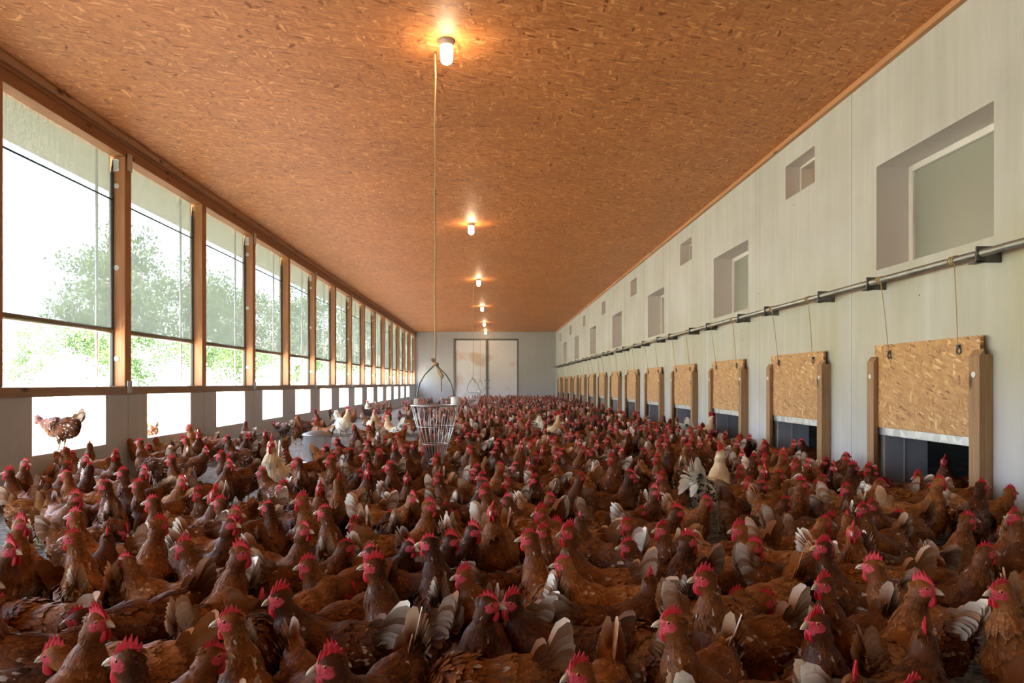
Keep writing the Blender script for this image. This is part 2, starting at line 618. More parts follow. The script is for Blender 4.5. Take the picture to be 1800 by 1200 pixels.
        F = [(i * 3 + j, i * 3 + j + 1, i * 3 + j + 4, i * 3 + j + 3) for i in range(n - 1) for j in range(2)]
        mb.add(V, F, 0, np.array(C))
    TR = np.array((-.135, 0, .283))
    a = R(tail)
    nT = 7 if feathers > .3 else 3
    for s in (-1, 1):
        for i in range(nT):
            f = i / max(nT - 1, 1)
            ang = a + R(12) - f * R(34) + r.normal(0, .03)
            sp = .05 + .13 * f
            d = np.array((-math.cos(ang), s * sp, math.sin(ang)))
            side = nrm(np.array((math.sin(ang), s * .5, math.cos(ang))))
            Lt = (.125 - .035 * f) * (1 if kind == 'hen' else 1.25)
            wm = np.clip(r.uniform(.1, 1.3), 0, 1)
            if kind != 'hen':
                wm = float(f > .75) * .9
            blade(TR + np.array((.02 * f, s * (.006 + .012 * f), -.018 * f)), d, side, Lt, .024 if nT > 3 else .034, (wm, 0, .60 if kind == 'hen' else .9, 0), bend=.006)
            if feathers > .3:                               # covert over the root
                blade(TR + np.array((.035, s * (.012 + .014 * f), -.012 * f)), d, side, Lt * .62, .016, (wm * .2, 0, .45 if kind == 'hen' else .8, 0))
        if kind != 'hen':
            for i in range(5):                               # sickle feathers arching over
                f = i / 4
                blade(TR + np.array((0, s * .01, 0)), (-.75 - .2 * f, s * (.08 + .10 * f), .75 - .5 * f), (0.5, s * .8, .4), .20 - .03 * f, .021, (0, 0, .95, 0), bend=-.06 - .03 * f, n=7)
        nW = 6 if feathers > .3 else 2
        for i in range(nW):
            f = i / max(nW - 1, 1)
            p0 = (-.035 - .03 * f, s * (.078 - .004 * f), .250 - .040 * f)
            wm = np.clip(r.uniform(.2, 1.1), 0, 1)
            if kind != 'hen': wm = float(r.random() < .5)
            blade(p0, (-1, -s * .22, -.16 + .10 * f), (.1, s * .35, 1), .105 - .018 * f, .014 if nW > 2 else .024, (wm, 0, .28 if kind == 'hen' else .9, 0))
    # ---------------- legs and toes
    leg = np.array((0, 0, .5, 1.0))
    nl = 7 if feathers > .3 else 4
    for s in (-1, 1):
        x0, y0 = -.004, .050 * s
        mb.tube([(x0, y0, .125), (x0 - .012, y0, .085), (x0 + .002, y0, .022), (x0 + .004, y0, .008)], [.012, .0085, .0075, .009], nl, 0, leg)
        for t in (-28, 0, 28, 180):
            Lt = .052 if t != 180 else .024
            dx, dy = math.cos(R(t)), math.sin(R(t))
            mb.tube([(x0, y0, .012), (x0 + dx * Lt * .6, y0 + dy * Lt * .6, .009), (x0 + dx * Lt, y0 + dy * Lt, .003)], [.007, .0052, .002], 5 if feathers > .3 else 3, 0, leg)
    # ---------------- comb
    cb = MB()
    nS = 40 if feathers > .3 else 16
    wob = r.uniform(-1, 1)
    ns = 5
    V, F = [], []
    for i in range(nS + 1):
        t = i / nS
        x = .031 - .056 * t
        zb = .0105 + .0075 * math.sin(math.pi * min(t * 1.05, 1)) - .003 + (-.010 * max(0, .12 - t) / .12)
        env = (0.30 + 0.85 * math.sin(math.pi * (t * .80 + .12)) ** .8)
        ph = (t * ns) % 1.0
        sp = max(0, 1 - abs(ph - .5) * 2) ** .85
        hgt = comb * .0335 * env * ((.50 + .50 * sp) if kind == 'hen' else (.68 + .32 * sp)) * (1 if t < .93 else 1 - (t - .93) * 6)
        if t < .02: hgt *= .4
        lean = -.010 * comb * (hgt / .035) - .004
        bend = .005 * comb * wob
        for rw, (fz, th) in enumerate(((0, .0055), (.5, .0040), (1.0, .0014))):
            yo = bend * fz * fz * math.sin(3 * t + 1)
            for s in (-1, 1):
                V.append((x + lean * fz, s * th * (1 + .4 * (comb - 1)) + yo, zb + hgt * fz))
    for i in range(nS):
        for rw in range(2):
            for s in (0, 1):
                q = (i * 6 + rw * 2 + s, (i + 1) * 6 + rw * 2 + s, (i + 1) * 6 + (rw + 1) * 2 + s, i * 6 + (rw + 1) * 2 + s)
                F.append(q if s == 1 else q[::-1])
        F.append((i * 6 + 4, i * 6 + 5, (i + 1) * 6 + 5, (i + 1) * 6 + 4)[::-1])
    F.append((0, 2, 4, 5, 3, 1)); F.append(tuple(nS * 6 + j for j in (1, 3, 5, 4, 2, 0)))
    cb.add(H(V), F)
    # ---------------- wattles and ear lobes
    def lobe(c, rx, ry, rz, tilt=0.0, nu=10, nv=7):
        V, F = [], []
        for j in range(nv + 1):
            ph = math.pi * j / nv
            for i in range(nu):
                th = 2 * math.pi * i / nu
                x, y, z = math.sin(ph) * math.cos(th), math.sin(ph) * math.sin(th), math.cos(ph)
                w = 1 - .25 * z
                V.append((c[0] + rx * x * w + tilt * (z - 1) * rz, c[1] + ry * y * w, c[2] + rz * z))
        for j in range(nv):
            for i in range(nu):
                i2 = (i + 1) % nu
                F.append((j * nu + i, (j + 1) * nu + i, (j + 1) * nu + i2, j * nu + i2))
        return V, F
    wk = 1 + .75 * (comb - 1)
    wats = []
    lowp = feathers <= .3
    for s in (-1, 1):
        w = MB()
        V, F = lobe((.0195, s * .0075, -.021 - .009 * wk), .0112 * wk, .0036, .0180 * wk, .12, *((6, 4) if lowp else (12, 8)))
        w.add(H(V), F)
        if not lowp:
            V, F = lobe((-.009, s * .0205, -.015), .0062, .0030, .0120, -.1)
            w.add(H(V), F)
        wats.append(w)
    # ---------------- beak
    bk = MB()
    nu = 10 if not lowp else 5
    for up in (1, 0):
        secs = ([(.020, .0085, .0085, .001), (.028, .0072, .0078, .0005), (.038, .0048, .0058, -.0025), (.046, .0022, .0030, -.0075), (.0485, .0006, .0008, -.0105)] if up else
                [(.020, .0072, .0045, -.0075), (.028, .0060, .0038, -.0080), (.037, .0036, .0026, -.0095), (.0425, .0010, .0010, -.0108)])
        V, F, C = [], [], []
        for i, (x, w, h_, z) in enumerate(secs):
            for j in range(nu):
                t = 2 * math.pi * j / nu
                V.append((x, w * math.sin(t), z + h_ * math.cos(t)))
                C.append((min(1, (x - .020) / .026), 0, 0, 0))
        for i in range(len(secs) - 1):
            for j in range(nu):
                j2 = (j + 1) % nu
                F.append((i * nu + j, (i + 1) * nu + j, (i + 1) * nu + j2, i * nu + j2))
        F.append(tuple((len(secs) - 1) * nu + j for j in range(nu))[::-1])
        F = [f[::-1] for f in F]
        bk.add(H(V), F, 0, np.array(C))
    # ---------------- eyes: amber ball with a dark pupil facing out
    eyes = []
    if not lowp:
        for s in (-1, 1):
            ey = MB()
            c = np.array((.0095, s * .0166, .0052))
            ax = nrm(np.array((.25, s, .1)))
            a1 = nrm(np.cross(ax, (0, 0, 1))); a2 = np.cross(ax, a1)
            rr = .0056
            V, F, Mi = [], [], []
            rings = [(0, 0), (18, 1), (30, 1), (50, 1), (72, 1), (100, 1)]
            nu2 = 12
            V.append(c + ax * rr)
            for d_, _ in rings[1:]:
                for j in range(nu2):
                    t = 2 * math.pi * j / nu2
                    V.append(c + rr * (ax * math.cos(R(d_)) + (a1 * math.cos(t) + a2 * math.sin(t)) * math.sin(R(d_))))
            for j in range(nu2):
                F.append((0, 1 + j, 1 + (j + 1) % nu2)); Mi.append(1)
            for i in range(len(rings) - 2):
                for j in range(nu2):
                    j2 = (j + 1) % nu2
                    F.append((1 + i * nu2 + j, 1 + (i + 1) * nu2 + j, 1 + (i + 1) * nu2 + j2, 1 + i * nu2 + j2)); Mi.append(1 if i < 1 else 0)
            V = np.array(V)
            G = []
            for f in F:
                f = list(f)
                n_ = np.cross(V[f[1]] - V[f[0]], V[f[2]] - V[f[0]])
                G.append(f if np.dot(n_, V[f].mean(0) - c) > 0 else f[::-1])
            ey.add(H(V), G)
            ey.m = Mi
            eyes.append(ey)
    return mb, cb, wats, bk, eyes, HC

def make_bird(name, fmat, scale=1.0, **kw):
    mb, cb, wats, bk, eyes, HC = hen_geometry(**kw)
    for m_ in [mb, cb, bk] + wats + eyes:
        m_.v = [v * scale for v in m_.v]
    root = mb.build(name, fmat, None, True, True)
    cb.build('comb', M_COMB, root, True)
    for w in wats: w.build('wattle', M_COMB, root, True)
    bk.build('beak', M_BEAK, root, True, True)
    for e in eyes: e.build('eye', [M_IRIS, M_PUPIL], root, True)
    root['head'] = [float(x) * scale for x in HC]
    return root
# ------------------------------------------------------------------ materials of the building
def osb_material(name, scale, dim=1.0, warm=(1, 1, 1)):
    """pressed strand board: elongated chips in three directions"""
    m, nt, bs = mat(name)
    tc = nt.nodes.new('ShaderNodeTexCoord')
    warp = N(nt, 'ShaderNodeTexNoise', Scale=1.3 * scale, Detail=2.0)
    nt.links.new(tc.outputs['Object'], warp.inputs['Vector'])
    best = None
    h = None
    for k, (ang, sx, sy) in enumerate(((0.1, 7, 26), (0.95, 8, 30), (-0.8, 8, 30), (1.5, 9, 34), (.35, 10, 44))):
        mp = nt.nodes.new('ShaderNodeMapping')
        mp.inputs['Rotation'].default_value = (0, 0, ang)
        mp.vector_type = 'TEXTURE'
        mp.inputs['Scale'].default_value = (1 / (sx * scale), 1 / (sy * scale), 1)
        mp.inputs['Location'].default_value = (k * .37, k * .19, 0)
        nt.links.new(tc.outputs['UV'], mp.inputs['Vector'])
        vadd = nt.nodes.new('ShaderNodeVectorMath')
        vadd.operation = 'MULTIPLY_ADD'
        nt.links.new(warp.outputs['Color'], vadd.inputs[0])
        vadd.inputs[1].default_value = (1.2, 1.2, 1.2)
        nt.links.new(mp.outputs[0], vadd.inputs[2])
        v = nt.nodes.new('ShaderNodeTexVoronoi')
        v.voronoi_dimensions = '2D'
        v.inputs['Scale'].default_value = 1.0
        nt.links.new(vadd.outputs[0], v.inputs['Vector'])
        sp = nt.nodes.new('ShaderNodeSeparateColor')
        nt.links.new(v.outputs['Color'], sp.inputs[0])
        if best is None:
            best, sel = sp.outputs[0], sp.outputs[1]
        else:
            cmp_ = math_node(nt, 'GREATER_THAN', sp.outputs[1], 0.55)
            mx = nt.nodes.new('ShaderNodeMix')
            nt.links.new(cmp_, mx.inputs[0]); nt.links.new(best, mx.inputs[2]); nt.links.new(sp.outputs[0], mx.inputs[3])
            best = mx.outputs[0]
    w = warm
    f = lambda c: tuple(c[i] * dim * w[i] for i in range(3))
    rp = ramp(nt, [(0.0, f((.22, .095, .04))), (0.06, f((.42, .215, .097))), (0.5, f((.51, .275, .127))), (0.92, f((.58, .335, .16))), (1.0, f((.76, .52, .29)))])
    nt.links.new(best, rp.inputs['Fac'])
    n2 = N(nt, 'ShaderNodeTexNoise', Scale=0.8, Detail=3.0)
    nt.links.new(tc.outputs['Object'], n2.inputs['Vector'])
    tone = ramp(nt, [(0.3, (.88, .88, .88)), (0.7, (1.06, 1.06, 1.06))])
    nt.links.new(n2.outputs['Fac'], tone.inputs['Fac'])
    c = mixrgb(nt, 1.0, rp.outputs['Color'], tone.outputs['Color'], 'MULTIPLY')
    nt.links.new(c, bs.inputs['Base Color'])
    bs.inputs['Roughness'].default_value = 0.55
    bs.inputs['Specular IOR Level'].default_value = 0.3
    b = nt.nodes.new('ShaderNodeBump')
    b.inputs['Strength'].default_value = 0.35
    b.inputs['Distance'].default_value = 0.004
    nt.links.new(best, b.inputs['Height'])
    nt.links.new(b.outputs['Normal'], bs.inputs['Normal'])
    return m

def wood_material(name, light, dark, axis=2, scale=1.0, knots=True):
    m, nt, bs = mat(name)
    sc = [14.0 * scale] * 3
    sc[axis] = 0.9 * scale
    v = coords(nt, tuple(sc))
    n = N(nt, 'ShaderNodeTexNoise', Scale=1.6, Detail=5.0, Roughness=0.6)
    nt.links.new(v, n.inputs['Vector'])
    rp = ramp(nt, [(0.25, dark), (0.5, tuple((a + b) / 2 for a, b in zip(light, dark))), (0.75, light)])
    nt.links.new(n.outputs['Fac'], rp.inputs['Fac'])
    c = rp.outputs['Color']
    if knots:
        vo = nt.nodes.new('ShaderNodeTexVoronoi')
        vo.inputs['Scale'].default_value = 1.0
        sk = [6.0] * 3
        sk[axis] = 2.2
        nt.links.new(coords(nt, tuple(sk)), vo.inputs['Vector'])
        kr = ramp(nt, [(0.06, (1, 1, 1)), (0.16, (0, 0, 0))])
        nt.links.new(vo.outputs['Distance'], kr.inputs['Fac'])
        c = mixrgb(nt, kr.outputs['Color'], c, tuple(x * .35 for x in dark))
    nt.links.new(c, bs.inputs['Base Color'])
    bs.inputs['Roughness'].default_value = 0.6
    bs.inputs['Specular IOR Level'].default_value = 0.3
    return m

def concrete_material(name, base, streak, joints=None, panel=2.13, green_tint=None):
    """fair-faced concrete: cloudy tone, vertical run-off streaks, pin holes, panel joints as fine dark grooves"""
    m, nt, bs = mat(name)
    tc = nt.nodes.new('ShaderNodeTexCoord')
    n1 = N(nt, 'ShaderNodeTexNoise', Scale=0.9, Detail=6.0, Roughness=0.6)
    nt.links.new(tc.outputs['Object'], n1.inputs['Vector'])
    n2 = N(nt, 'ShaderNodeTexNoise', Scale=1.0, Detail=4.0, Roughness=0.65)
    nt.links.new(coords(nt, (6, 6, .35)), n2.inputs['Vector'])
    rp = ramp(nt, [(0.36, streak), (0.64, base)])
    nt.links.new(math_node(nt, 'ADD', math_node(nt, 'MULTIPLY', n1.outputs['Fac'], .55), math_node(nt, 'MULTIPLY', n2.outputs['Fac'], .45)), rp.inputs['Fac'])
    c = rp.outputs['Color']
    if green_tint:                                              # greenish tint mixed in, drawn out in vertical runs
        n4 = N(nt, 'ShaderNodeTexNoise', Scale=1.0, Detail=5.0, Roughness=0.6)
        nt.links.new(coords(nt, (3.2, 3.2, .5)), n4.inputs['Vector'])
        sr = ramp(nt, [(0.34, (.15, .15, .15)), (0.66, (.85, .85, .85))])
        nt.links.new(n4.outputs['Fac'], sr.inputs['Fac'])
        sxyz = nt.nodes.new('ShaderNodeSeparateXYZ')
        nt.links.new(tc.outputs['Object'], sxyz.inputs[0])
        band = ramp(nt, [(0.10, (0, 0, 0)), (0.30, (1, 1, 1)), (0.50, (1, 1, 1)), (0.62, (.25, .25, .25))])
        nt.links.new(math_node(nt, 'MULTIPLY', sxyz.outputs[2], 1 / ZC), band.inputs['Fac'])   # tint is strongest in the strip below the pipe
        c = mixrgb(nt, mixrgb(nt, 1.0, sr.outputs['Color'], band.outputs['Color'], 'MULTIPLY'), c, green_tint)
    n3 = N(nt, 'ShaderNodeTexVoronoi', Scale=3.0)
    nt.links.new(tc.outputs['Object'], n3.inputs['Vector'])
    pr = ramp(nt, [(0.018, (0.25, 0.25, 0.25)), (0.03, (1, 1, 1))])
    nt.links.new(n3.outputs['Distance'], pr.inputs['Fac'])
    c = mixrgb(nt, 1.0, c, pr.outputs['Color'], 'MULTIPLY')
    if joints is not None:
        s = nt.nodes.new('ShaderNodeSeparateXYZ')
        nt.links.new(tc.outputs['Object'], s.inputs[0])
        y = math_node(nt, 'MULTIPLY', math_node(nt, 'SUBTRACT', s.outputs[1], joints - panel / 2), 1 / panel)
        d = math_node(nt, 'ABSOLUTE', math_node(nt, 'SUBTRACT', math_node(nt, 'FRACT', y), 0.5))
        line = math_node(nt, 'LESS_THAN', d, 0.008 / panel)
        c = mixrgb(nt, math_node(nt, 'MULTIPLY', line, .55), c, tuple(x * .35 for x in base))
    nt.links.new(c, bs.inputs['Base Color'])
    bs.inputs['Roughness'].default_value = 0.62
    bs.inputs['Specular IOR Level'].default_value = 0.25
    b = nt.nodes.new('ShaderNodeBump')
    b.inputs['Strength'].default_value = 0.12
    b.inputs['Distance'].default_value = 0.01
    nf = N(nt, 'ShaderNodeTexNoise', Scale=40.0, Detail=4.0)
    nt.links.new(tc.outputs['Object'], nf.inputs['Vector'])
    nt.links.new(nf.outputs['Fac'], b.inputs['Height'])
    nt.links.new(b.outputs['Normal'], bs.inputs['Normal'])
    return m

def litter_material():
    m, nt, bs = mat('trodden litter')
    tc = nt.nodes.new('ShaderNodeTexCoord')
    n1 = N(nt, 'ShaderNodeTexNoise', Scale=20.0, Detail=7.0, Roughness=0.85)
    nt.links.new(tc.outputs['Object'], n1.inputs['Vector'])
    rp = ramp(nt, [(0.40, (.06, .052, .045)), (0.48, (.26, .24, .215)), (0.56, (.46, .44, .40)), (0.64, (.80, .77, .72))])
    nt.links.new(n1.outputs['Fac'], rp.inputs['Fac'])
    n2 = N(nt, 'ShaderNodeTexNoise', Scale=1.4, Detail=4.0)
    nt.links.new(tc.outputs['Object'], n2.inputs['Vector'])
    tr = ramp(nt, [(0.35, (.7, .68, .66)), (0.65, (1.1, 1.1, 1.1))])
    nt.links.new(n2.outputs['Fac'], tr.inputs['Fac'])
    nt.links.new(mixrgb(nt, 1.0, rp.outputs['Color'], tr.outputs['Color'], 'MULTIPLY'), bs.inputs['Base Color'])
    bs.inputs['Roughness'].default_value = 0.95
    b = nt.nodes.new('ShaderNodeBump')
    b.inputs['Strength'].default_value = 0.9
    b.inputs['Distance'].default_value = 0.03
    nt.links.new(n1.outputs['Fac'], b.inputs['Height'])
    nt.links.new(b.outputs['Normal'], bs.inputs['Normal'])
    return m

def net_material():
    """fine weather net: half see-through, half grey-green threads that let light glow through, with dust caught in runs"""
    m, nt, bs = mat('weather net')
    nt.nodes.remove(bs)
    tr = nt.nodes.new('ShaderNodeBsdfTransparent')
    tl = nt.nodes.new('ShaderNodeBsdfTranslucent')
    df = nt.nodes.new('ShaderNodeBsdfDiffuse')
    tl.inputs['Color'].default_value = (.060, .068, .060, 1)
    df.inputs['Color'].default_value = (.30, .31, .25, 1)
    m1 = nt.nodes.new('ShaderNodeMixShader')
    m1.inputs[0].default_value = .45
    nt.links.new(tl.outputs[0], m1.inputs[1]); nt.links.new(df.outputs[0], m1.inputs[2])
    n1 = N(nt, 'ShaderNodeTexNoise', Scale=1.0, Detail=5.0, Roughness=0.75)
    nt.links.new(coords(nt, (1, 26, 2.4)), n1.inputs['Vector'])
    n2 = N(nt, 'ShaderNodeTexNoise', Scale=75.0, Detail=2.0)
    nt.links.new(coords(nt, (1, 1, .6)), n2.inputs['Vector'])
    f = math_node(nt, 'ADD', math_node(nt, 'MULTIPLY', n1.outputs['Fac'], .5), math_node(nt, 'MULTIPLY', n2.outputs['Fac'], .5))
    rp = ramp(nt, [(0.36, (.78, .78, .78)), (0.62, (.965, .965, .965))])
    nt.links.new(f, rp.inputs['Fac'])
    m2 = nt.nodes.new('ShaderNodeMixShader')
    nt.links.new(rp.outputs['Color'], m2.inputs[0])
    nt.links.new(tr.outputs[0], m2.inputs[1]); nt.links.new(m1.outputs[0], m2.inputs[2])
    nt.links.new(m2.outputs[0], nt.nodes['Material Output'].inputs['Surface'])
    return m

def galvanised(name, lo=(.42, .44, .46), hi=(.68, .70, .72), rough=.38, scale=14):
    m, nt, bs = mat(name)
    v = N(nt, 'ShaderNodeTexVoronoi', Scale=float(scale))
    nt.links.new(coords(nt), v.inputs['Vector'])
    rp = ramp(nt, [(0.0, lo), (1.0, hi)])
    sp = nt.nodes.new('ShaderNodeSeparateColor')
    nt.links.new(v.outputs['Color'], sp.inputs[0])
    nt.links.new(sp.outputs[0], rp.inputs['Fac'])
    nt.links.new(rp.outputs['Color'], bs.inputs['Base Color'])
    bs.inputs['Metallic'].default_value = 0.85
    bs.inputs['Roughness'].default_value = rough
    return m

M_OSB_C = osb_material('strand board ceiling', 1.25, .97, (1.17, .81, .56))
M_OSB_H = osb_material('strand board hatch', 1.6, 1.05, (1.0, 1.05, .95))
M_POST = wood_material('larch post', (.50, .25, .11), (.36, .16, .065), 2)
M_BEAM = wood_material('larch beam', (.44, .20, .085), (.30, .125, .05), 1)
M_BEAM_L = wood_material('pale larch batten', (.60, .32, .15), (.45, .21, .09), 1)
M_FRAMEW = wood_material('weathered hatch timber', (.42, .27, .14), (.26, .14, .065), 2, 1.4)
M_PIPE = galvanised('dusty pipe steel', (.30, .30, .27), (.40, .40, .37), .5, 9)
M_DRUM = galvanised('bright drum zinc', (.74, .76, .78), (.90, .91, .92), .22, 10)
M_PLANK = wood_material('dusty grey plank', (.30, .27, .23), (.20, .17, .14), 0)
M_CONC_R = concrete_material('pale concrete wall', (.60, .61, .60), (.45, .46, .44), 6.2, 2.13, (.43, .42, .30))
M_CONC_L = concrete_material('grey plinth concrete', (.50, .56, .59), (.43, .475, .49), 7.49, 1.98)
M_CONC_B = concrete_material('grey end wall panel', (.50, .50, .49), (.43, .43, .42), None)
M_WHITE = plain('white window frame', (.74, .70, .66), .4)
M_REVEAL = plain('plastered reveal', (.68, .63, .61), .7)
M_STEEL = galvanised('galvanised steel')
M_STEEL_D = galvanised('dull dark steel', (.10, .10, .10), (.2, .2, .2), .5)
M_RAIL = plain('dark rubber edging', (.018, .024, .022), .5)
M_SEAM = plain('dark green seam', (.02, .05, .03), .5)
M_TUBE = plain('olive roller tube', (.16, .15, .09), .45)
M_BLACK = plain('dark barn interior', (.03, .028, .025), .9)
M_NET = net_material()
M_LITTER = litter_material()
M_ROPE = plain('natural twine', (.50, .36, .18), .9)
M_WPLASTIC = plain('white plastic', (.72, .72, .70), .4)

def uv_plane(o, ax_u, ax_v):
    me = o.data
    uv = me.uv_layers.new(name='UVMap')
    co = np.zeros(len(me.vertices) * 3)
    me.vertices.foreach_get('co', co)
    co = co.reshape(-1, 3)
    li = np.zeros(len(me.loops), np.int32)
    me.loops.foreach_get('vertex_index', li)
    uv.data.foreach_set('uv', np.stack([co[li, ax_u], co[li, ax_v]], 1).ravel())
    return o

def structure(o):
    o['kind'] = 'structure'
    return o

def wall_x(name, x_in, x_out, y0, y1, z0, z1, holes, m, m_rev=None, rev=None):
    """a wall across x with openings (y0, y1, z0, z1) cut through it, with their reveals"""
    ys = sorted({y0, y1, *[h[0] for h in holes], *[h[1] for h in holes]})
    zs = sorted({z0, z1, *[h[2] for h in holes], *[h[3] for h in holes]})
    ys = [v for v in ys if y0 <= v <= y1]; zs = [v for v in zs if z0 <= v <= z1]
    inside = lambda y, z: any(h[0] < y < h[1] and h[2] < z < h[3] for h in holes)
    b = MB()
    s = 1 if x_in > x_out else -1
    def quad(p, mi=0, flip=False):
        b.add(p, [(3, 2, 1, 0) if flip else (0, 1, 2, 3)], mi)
    for i in range(len(ys) - 1):
        for j in range(len(zs) - 1):
            if inside((ys[i] + ys[i + 1]) / 2, (zs[j] + zs[j + 1]) / 2): continue
            for x, fl in ((x_in, s < 0), (x_out, s > 0)):
                quad([(x, ys[i], zs[j]), (x, ys[i + 1], zs[j]), (x, ys[i + 1], zs[j + 1]), (x, ys[i], zs[j + 1])], 0, fl)
    for h in holes:
        a, c, d, e = h
        for k, (p, q) in enumerate((((a, d), (c, d)), ((c, d), (c, e)), ((c, e), (a, e)), ((a, e), (a, d)))):
            quad([(x_in, *p), (x_in, *q), (x_out, *q), (x_out, *p)], 1, s > 0)
    quad([(x_in, y0, z0), (x_out, y0, z0), (x_out, y0, z1), (x_in, y0, z1)])
    quad([(x_in, y1, z0), (x_out, y1, z0), (x_out, y1, z1), (x_in, y1, z1)])
    quad([(x_in, y0, z1), (x_out, y0, z1), (x_out, y1, z1), (x_in, y1, z1)])
    return structure(b.build(name, [m, m_rev or m]))

# ------------------------------------------------------------------ floor, ceiling, end walls
b = MB(); b.box(XL - .16, YF, -.15, 6.2, YB + .2, 0.0)
structure(b.build('floor', M_LITTER))
b = MB(); b.box(-5.2, YF - .1, ZC, 6.2, YB + .3, ZC + .25)
structure(uv_plane(b.build('ceiling', M_OSB_C), 0, 1))
b = MB()
dx0, dx1, dz = -2.03, 1.35, 3.33                               # doorway in the far wall
b.box(XL - .2, YB, 0, dx0, YB + .2, ZC); b.box(dx1, YB, 0, 6.2, YB + .2, ZC); b.box(dx0, YB, dz, dx1, YB + .2, ZC)
structure(b.build('wall_back', M_CONC_B))
b = MB(); b.box(XL - .2, YF - .2, -.1, 6.2, YF, ZC)
structure(b.build('wall_front', M_CONC_B))

# ------------------------------------------------------------------ right wall, its windows, vents and hatch openings
HATCH0, HATCHD, NH = 4.49, 2.13, 14
WIN0, WIND, NW = 4.44, 4.27, 7
holes = []
for k in range(NH):
    y = HATCH0 + HATCHD * k
    holes.append((y + .05, y + 1.20, 0.0, .62))
for k in range(NW):
    y = WIN0 + WIND * k
    holes.append((y, y + 1.36, 1.96, 2.84))
    holes.append((y + 2.47, y + 3.16, 3.04, 3.41))
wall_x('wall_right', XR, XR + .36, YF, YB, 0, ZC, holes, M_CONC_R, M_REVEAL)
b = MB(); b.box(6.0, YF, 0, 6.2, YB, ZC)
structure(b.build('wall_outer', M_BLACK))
b = MB(); b.box(XR - .045, YF, ZC - .05, XR, YB, ZC)
structure(b.build('trim_1', M_BEAM_L))
M_PANE = plain('frosted grey-green pane', (.30, .31, .26), .30, spec=.55)
M_WOODIN = plain('brown shutter board', (.36, .17, .06), .6)
for k in range(NW):
    y = WIN0 + WIND * k
    b = MB()                                                     # white frame at the back of the reveal
    x0, x1, w = XR + .27, XR + .34, .055
    b.bbox(x0, y, 1.96, x1, y + w, 2.84); b.bbox(x0, y + 1.36 - w, 1.96, x1, y + 1.36, 2.84)
    b.bbox(x0, y + w, 2.84 - w, x1, y + 1.36 - w, 2.84); b.bbox(x0, y + w, 1.96, x1, y + 1.36 - w, 1.96 + w)
    fr = structure(b.build('window_%d' % (k + 1), M_WHITE))
    b = MB(); b.box(x0 + .03, y + w, 1.96 + w, x0 + .042, y + 1.36 - w, 2.84 - w)
    structure(b.build('window_pane', M_PANE, fr))
    ya, yb = y + 2.47, y + 3.16
    b = MB(); w = .03
    x0, x1 = XR + .16, XR + .36
    b.bbox(x0, ya, 3.04, x1, ya + w, 3.41, .004); b.bbox(x0, yb - w, 3.04, x1, yb, 3.41, .004)
    b.bbox(x0, ya + w, 3.41 - w, x1, yb - w, 3.41, .004); b.bbox(x0, ya + w, 3.04, x1, yb - w, 3.04 + w, .004)
    vf = structure(b.build('window_%d' % (k + 21), M_WHITE))
    b = MB(); b.box(x0 + .14, ya + w, 3.07, x0 + .155, yb - w, 3.41 - w)
    structure(b.build('shutter_panel', M_WOODIN, vf))

# ------------------------------------------------------------------ left wall: concrete plinth with openings, timber posts, weather nets
B0 = -4                                                          # first open bay; unseen bays beside the camera added to light the front hens
NB_ = 15
ol = []
for k in range(B0, NB_ - 1):
    y = 5.93 + BAY * k
    ol.append((y, y + 1.13, .37, .88))
M_REV_L = plain('pale opening reveal', (.52, .51, .49), .7)
wall_x('wall_left', XL, XL - .15, YF, YB, 0, .88, ol, M_CONC_L, M_REV_L)
yS = BAY0 + BAY * (B0 - 1)
b = MB(); b.bbox(XL - .2, yS - .12, .88, XL + .012, YB, .97, .006)
structure(b.build('sill_1', wood_material('shade-greyed sill beam', (.34, .25, .17), (.24, .17, .115), 1)))  # larch greyed and muted: the sill's shade is put into its colour
b = MB(); b.bbox(XL - .19, yS - .12, 3.47, XL, YB, 3.585, .004); b.bbox(XL - .19, yS - .12, 3.585, XL + .012, YB, ZC, .004)
structure(b.build('beam_1', M_BEAM))
b = MB()
rr = np.random.default_rng(3)
y = yS
while y < YB - .1:
    L = rr.uniform(.5, 1.5)
    b.bbox(XL + .013, y, ZC - .055, XL + .055 + rr.uniform(0, .008), min(y + L, YB) - .006, ZC - .001, .003)
    y += L
structure(b.build('trim_2', M_BEAM_L))
b = MB(); b.box(XL - .19, YF, .88, XL, yS - .12, ZC)             # closed end of the window wall beside the camera
structure(b.build('wall_left_end', M_CONC_L))
b = MB(); b.box(-5.2, YF, 3.60, XL - .19, YB + .2, 3.675)
structure(b.build('roof_eaves', wood_material('weathered eaves boarding', (.20, .19, .14), (.15, .14, .10), 1)))

def ordn(i):
    return ['first', 'second', 'third', 'fourth', 'fifth', 'sixth', 'seventh', 'eighth', 'ninth', 'tenth', 'eleventh', 'twelfth', 'thirteenth',
            'fourteenth', 'fifteenth', 'sixteenth', 'seventeenth', 'eighteenth', 'nineteenth', 'twentieth'][i]

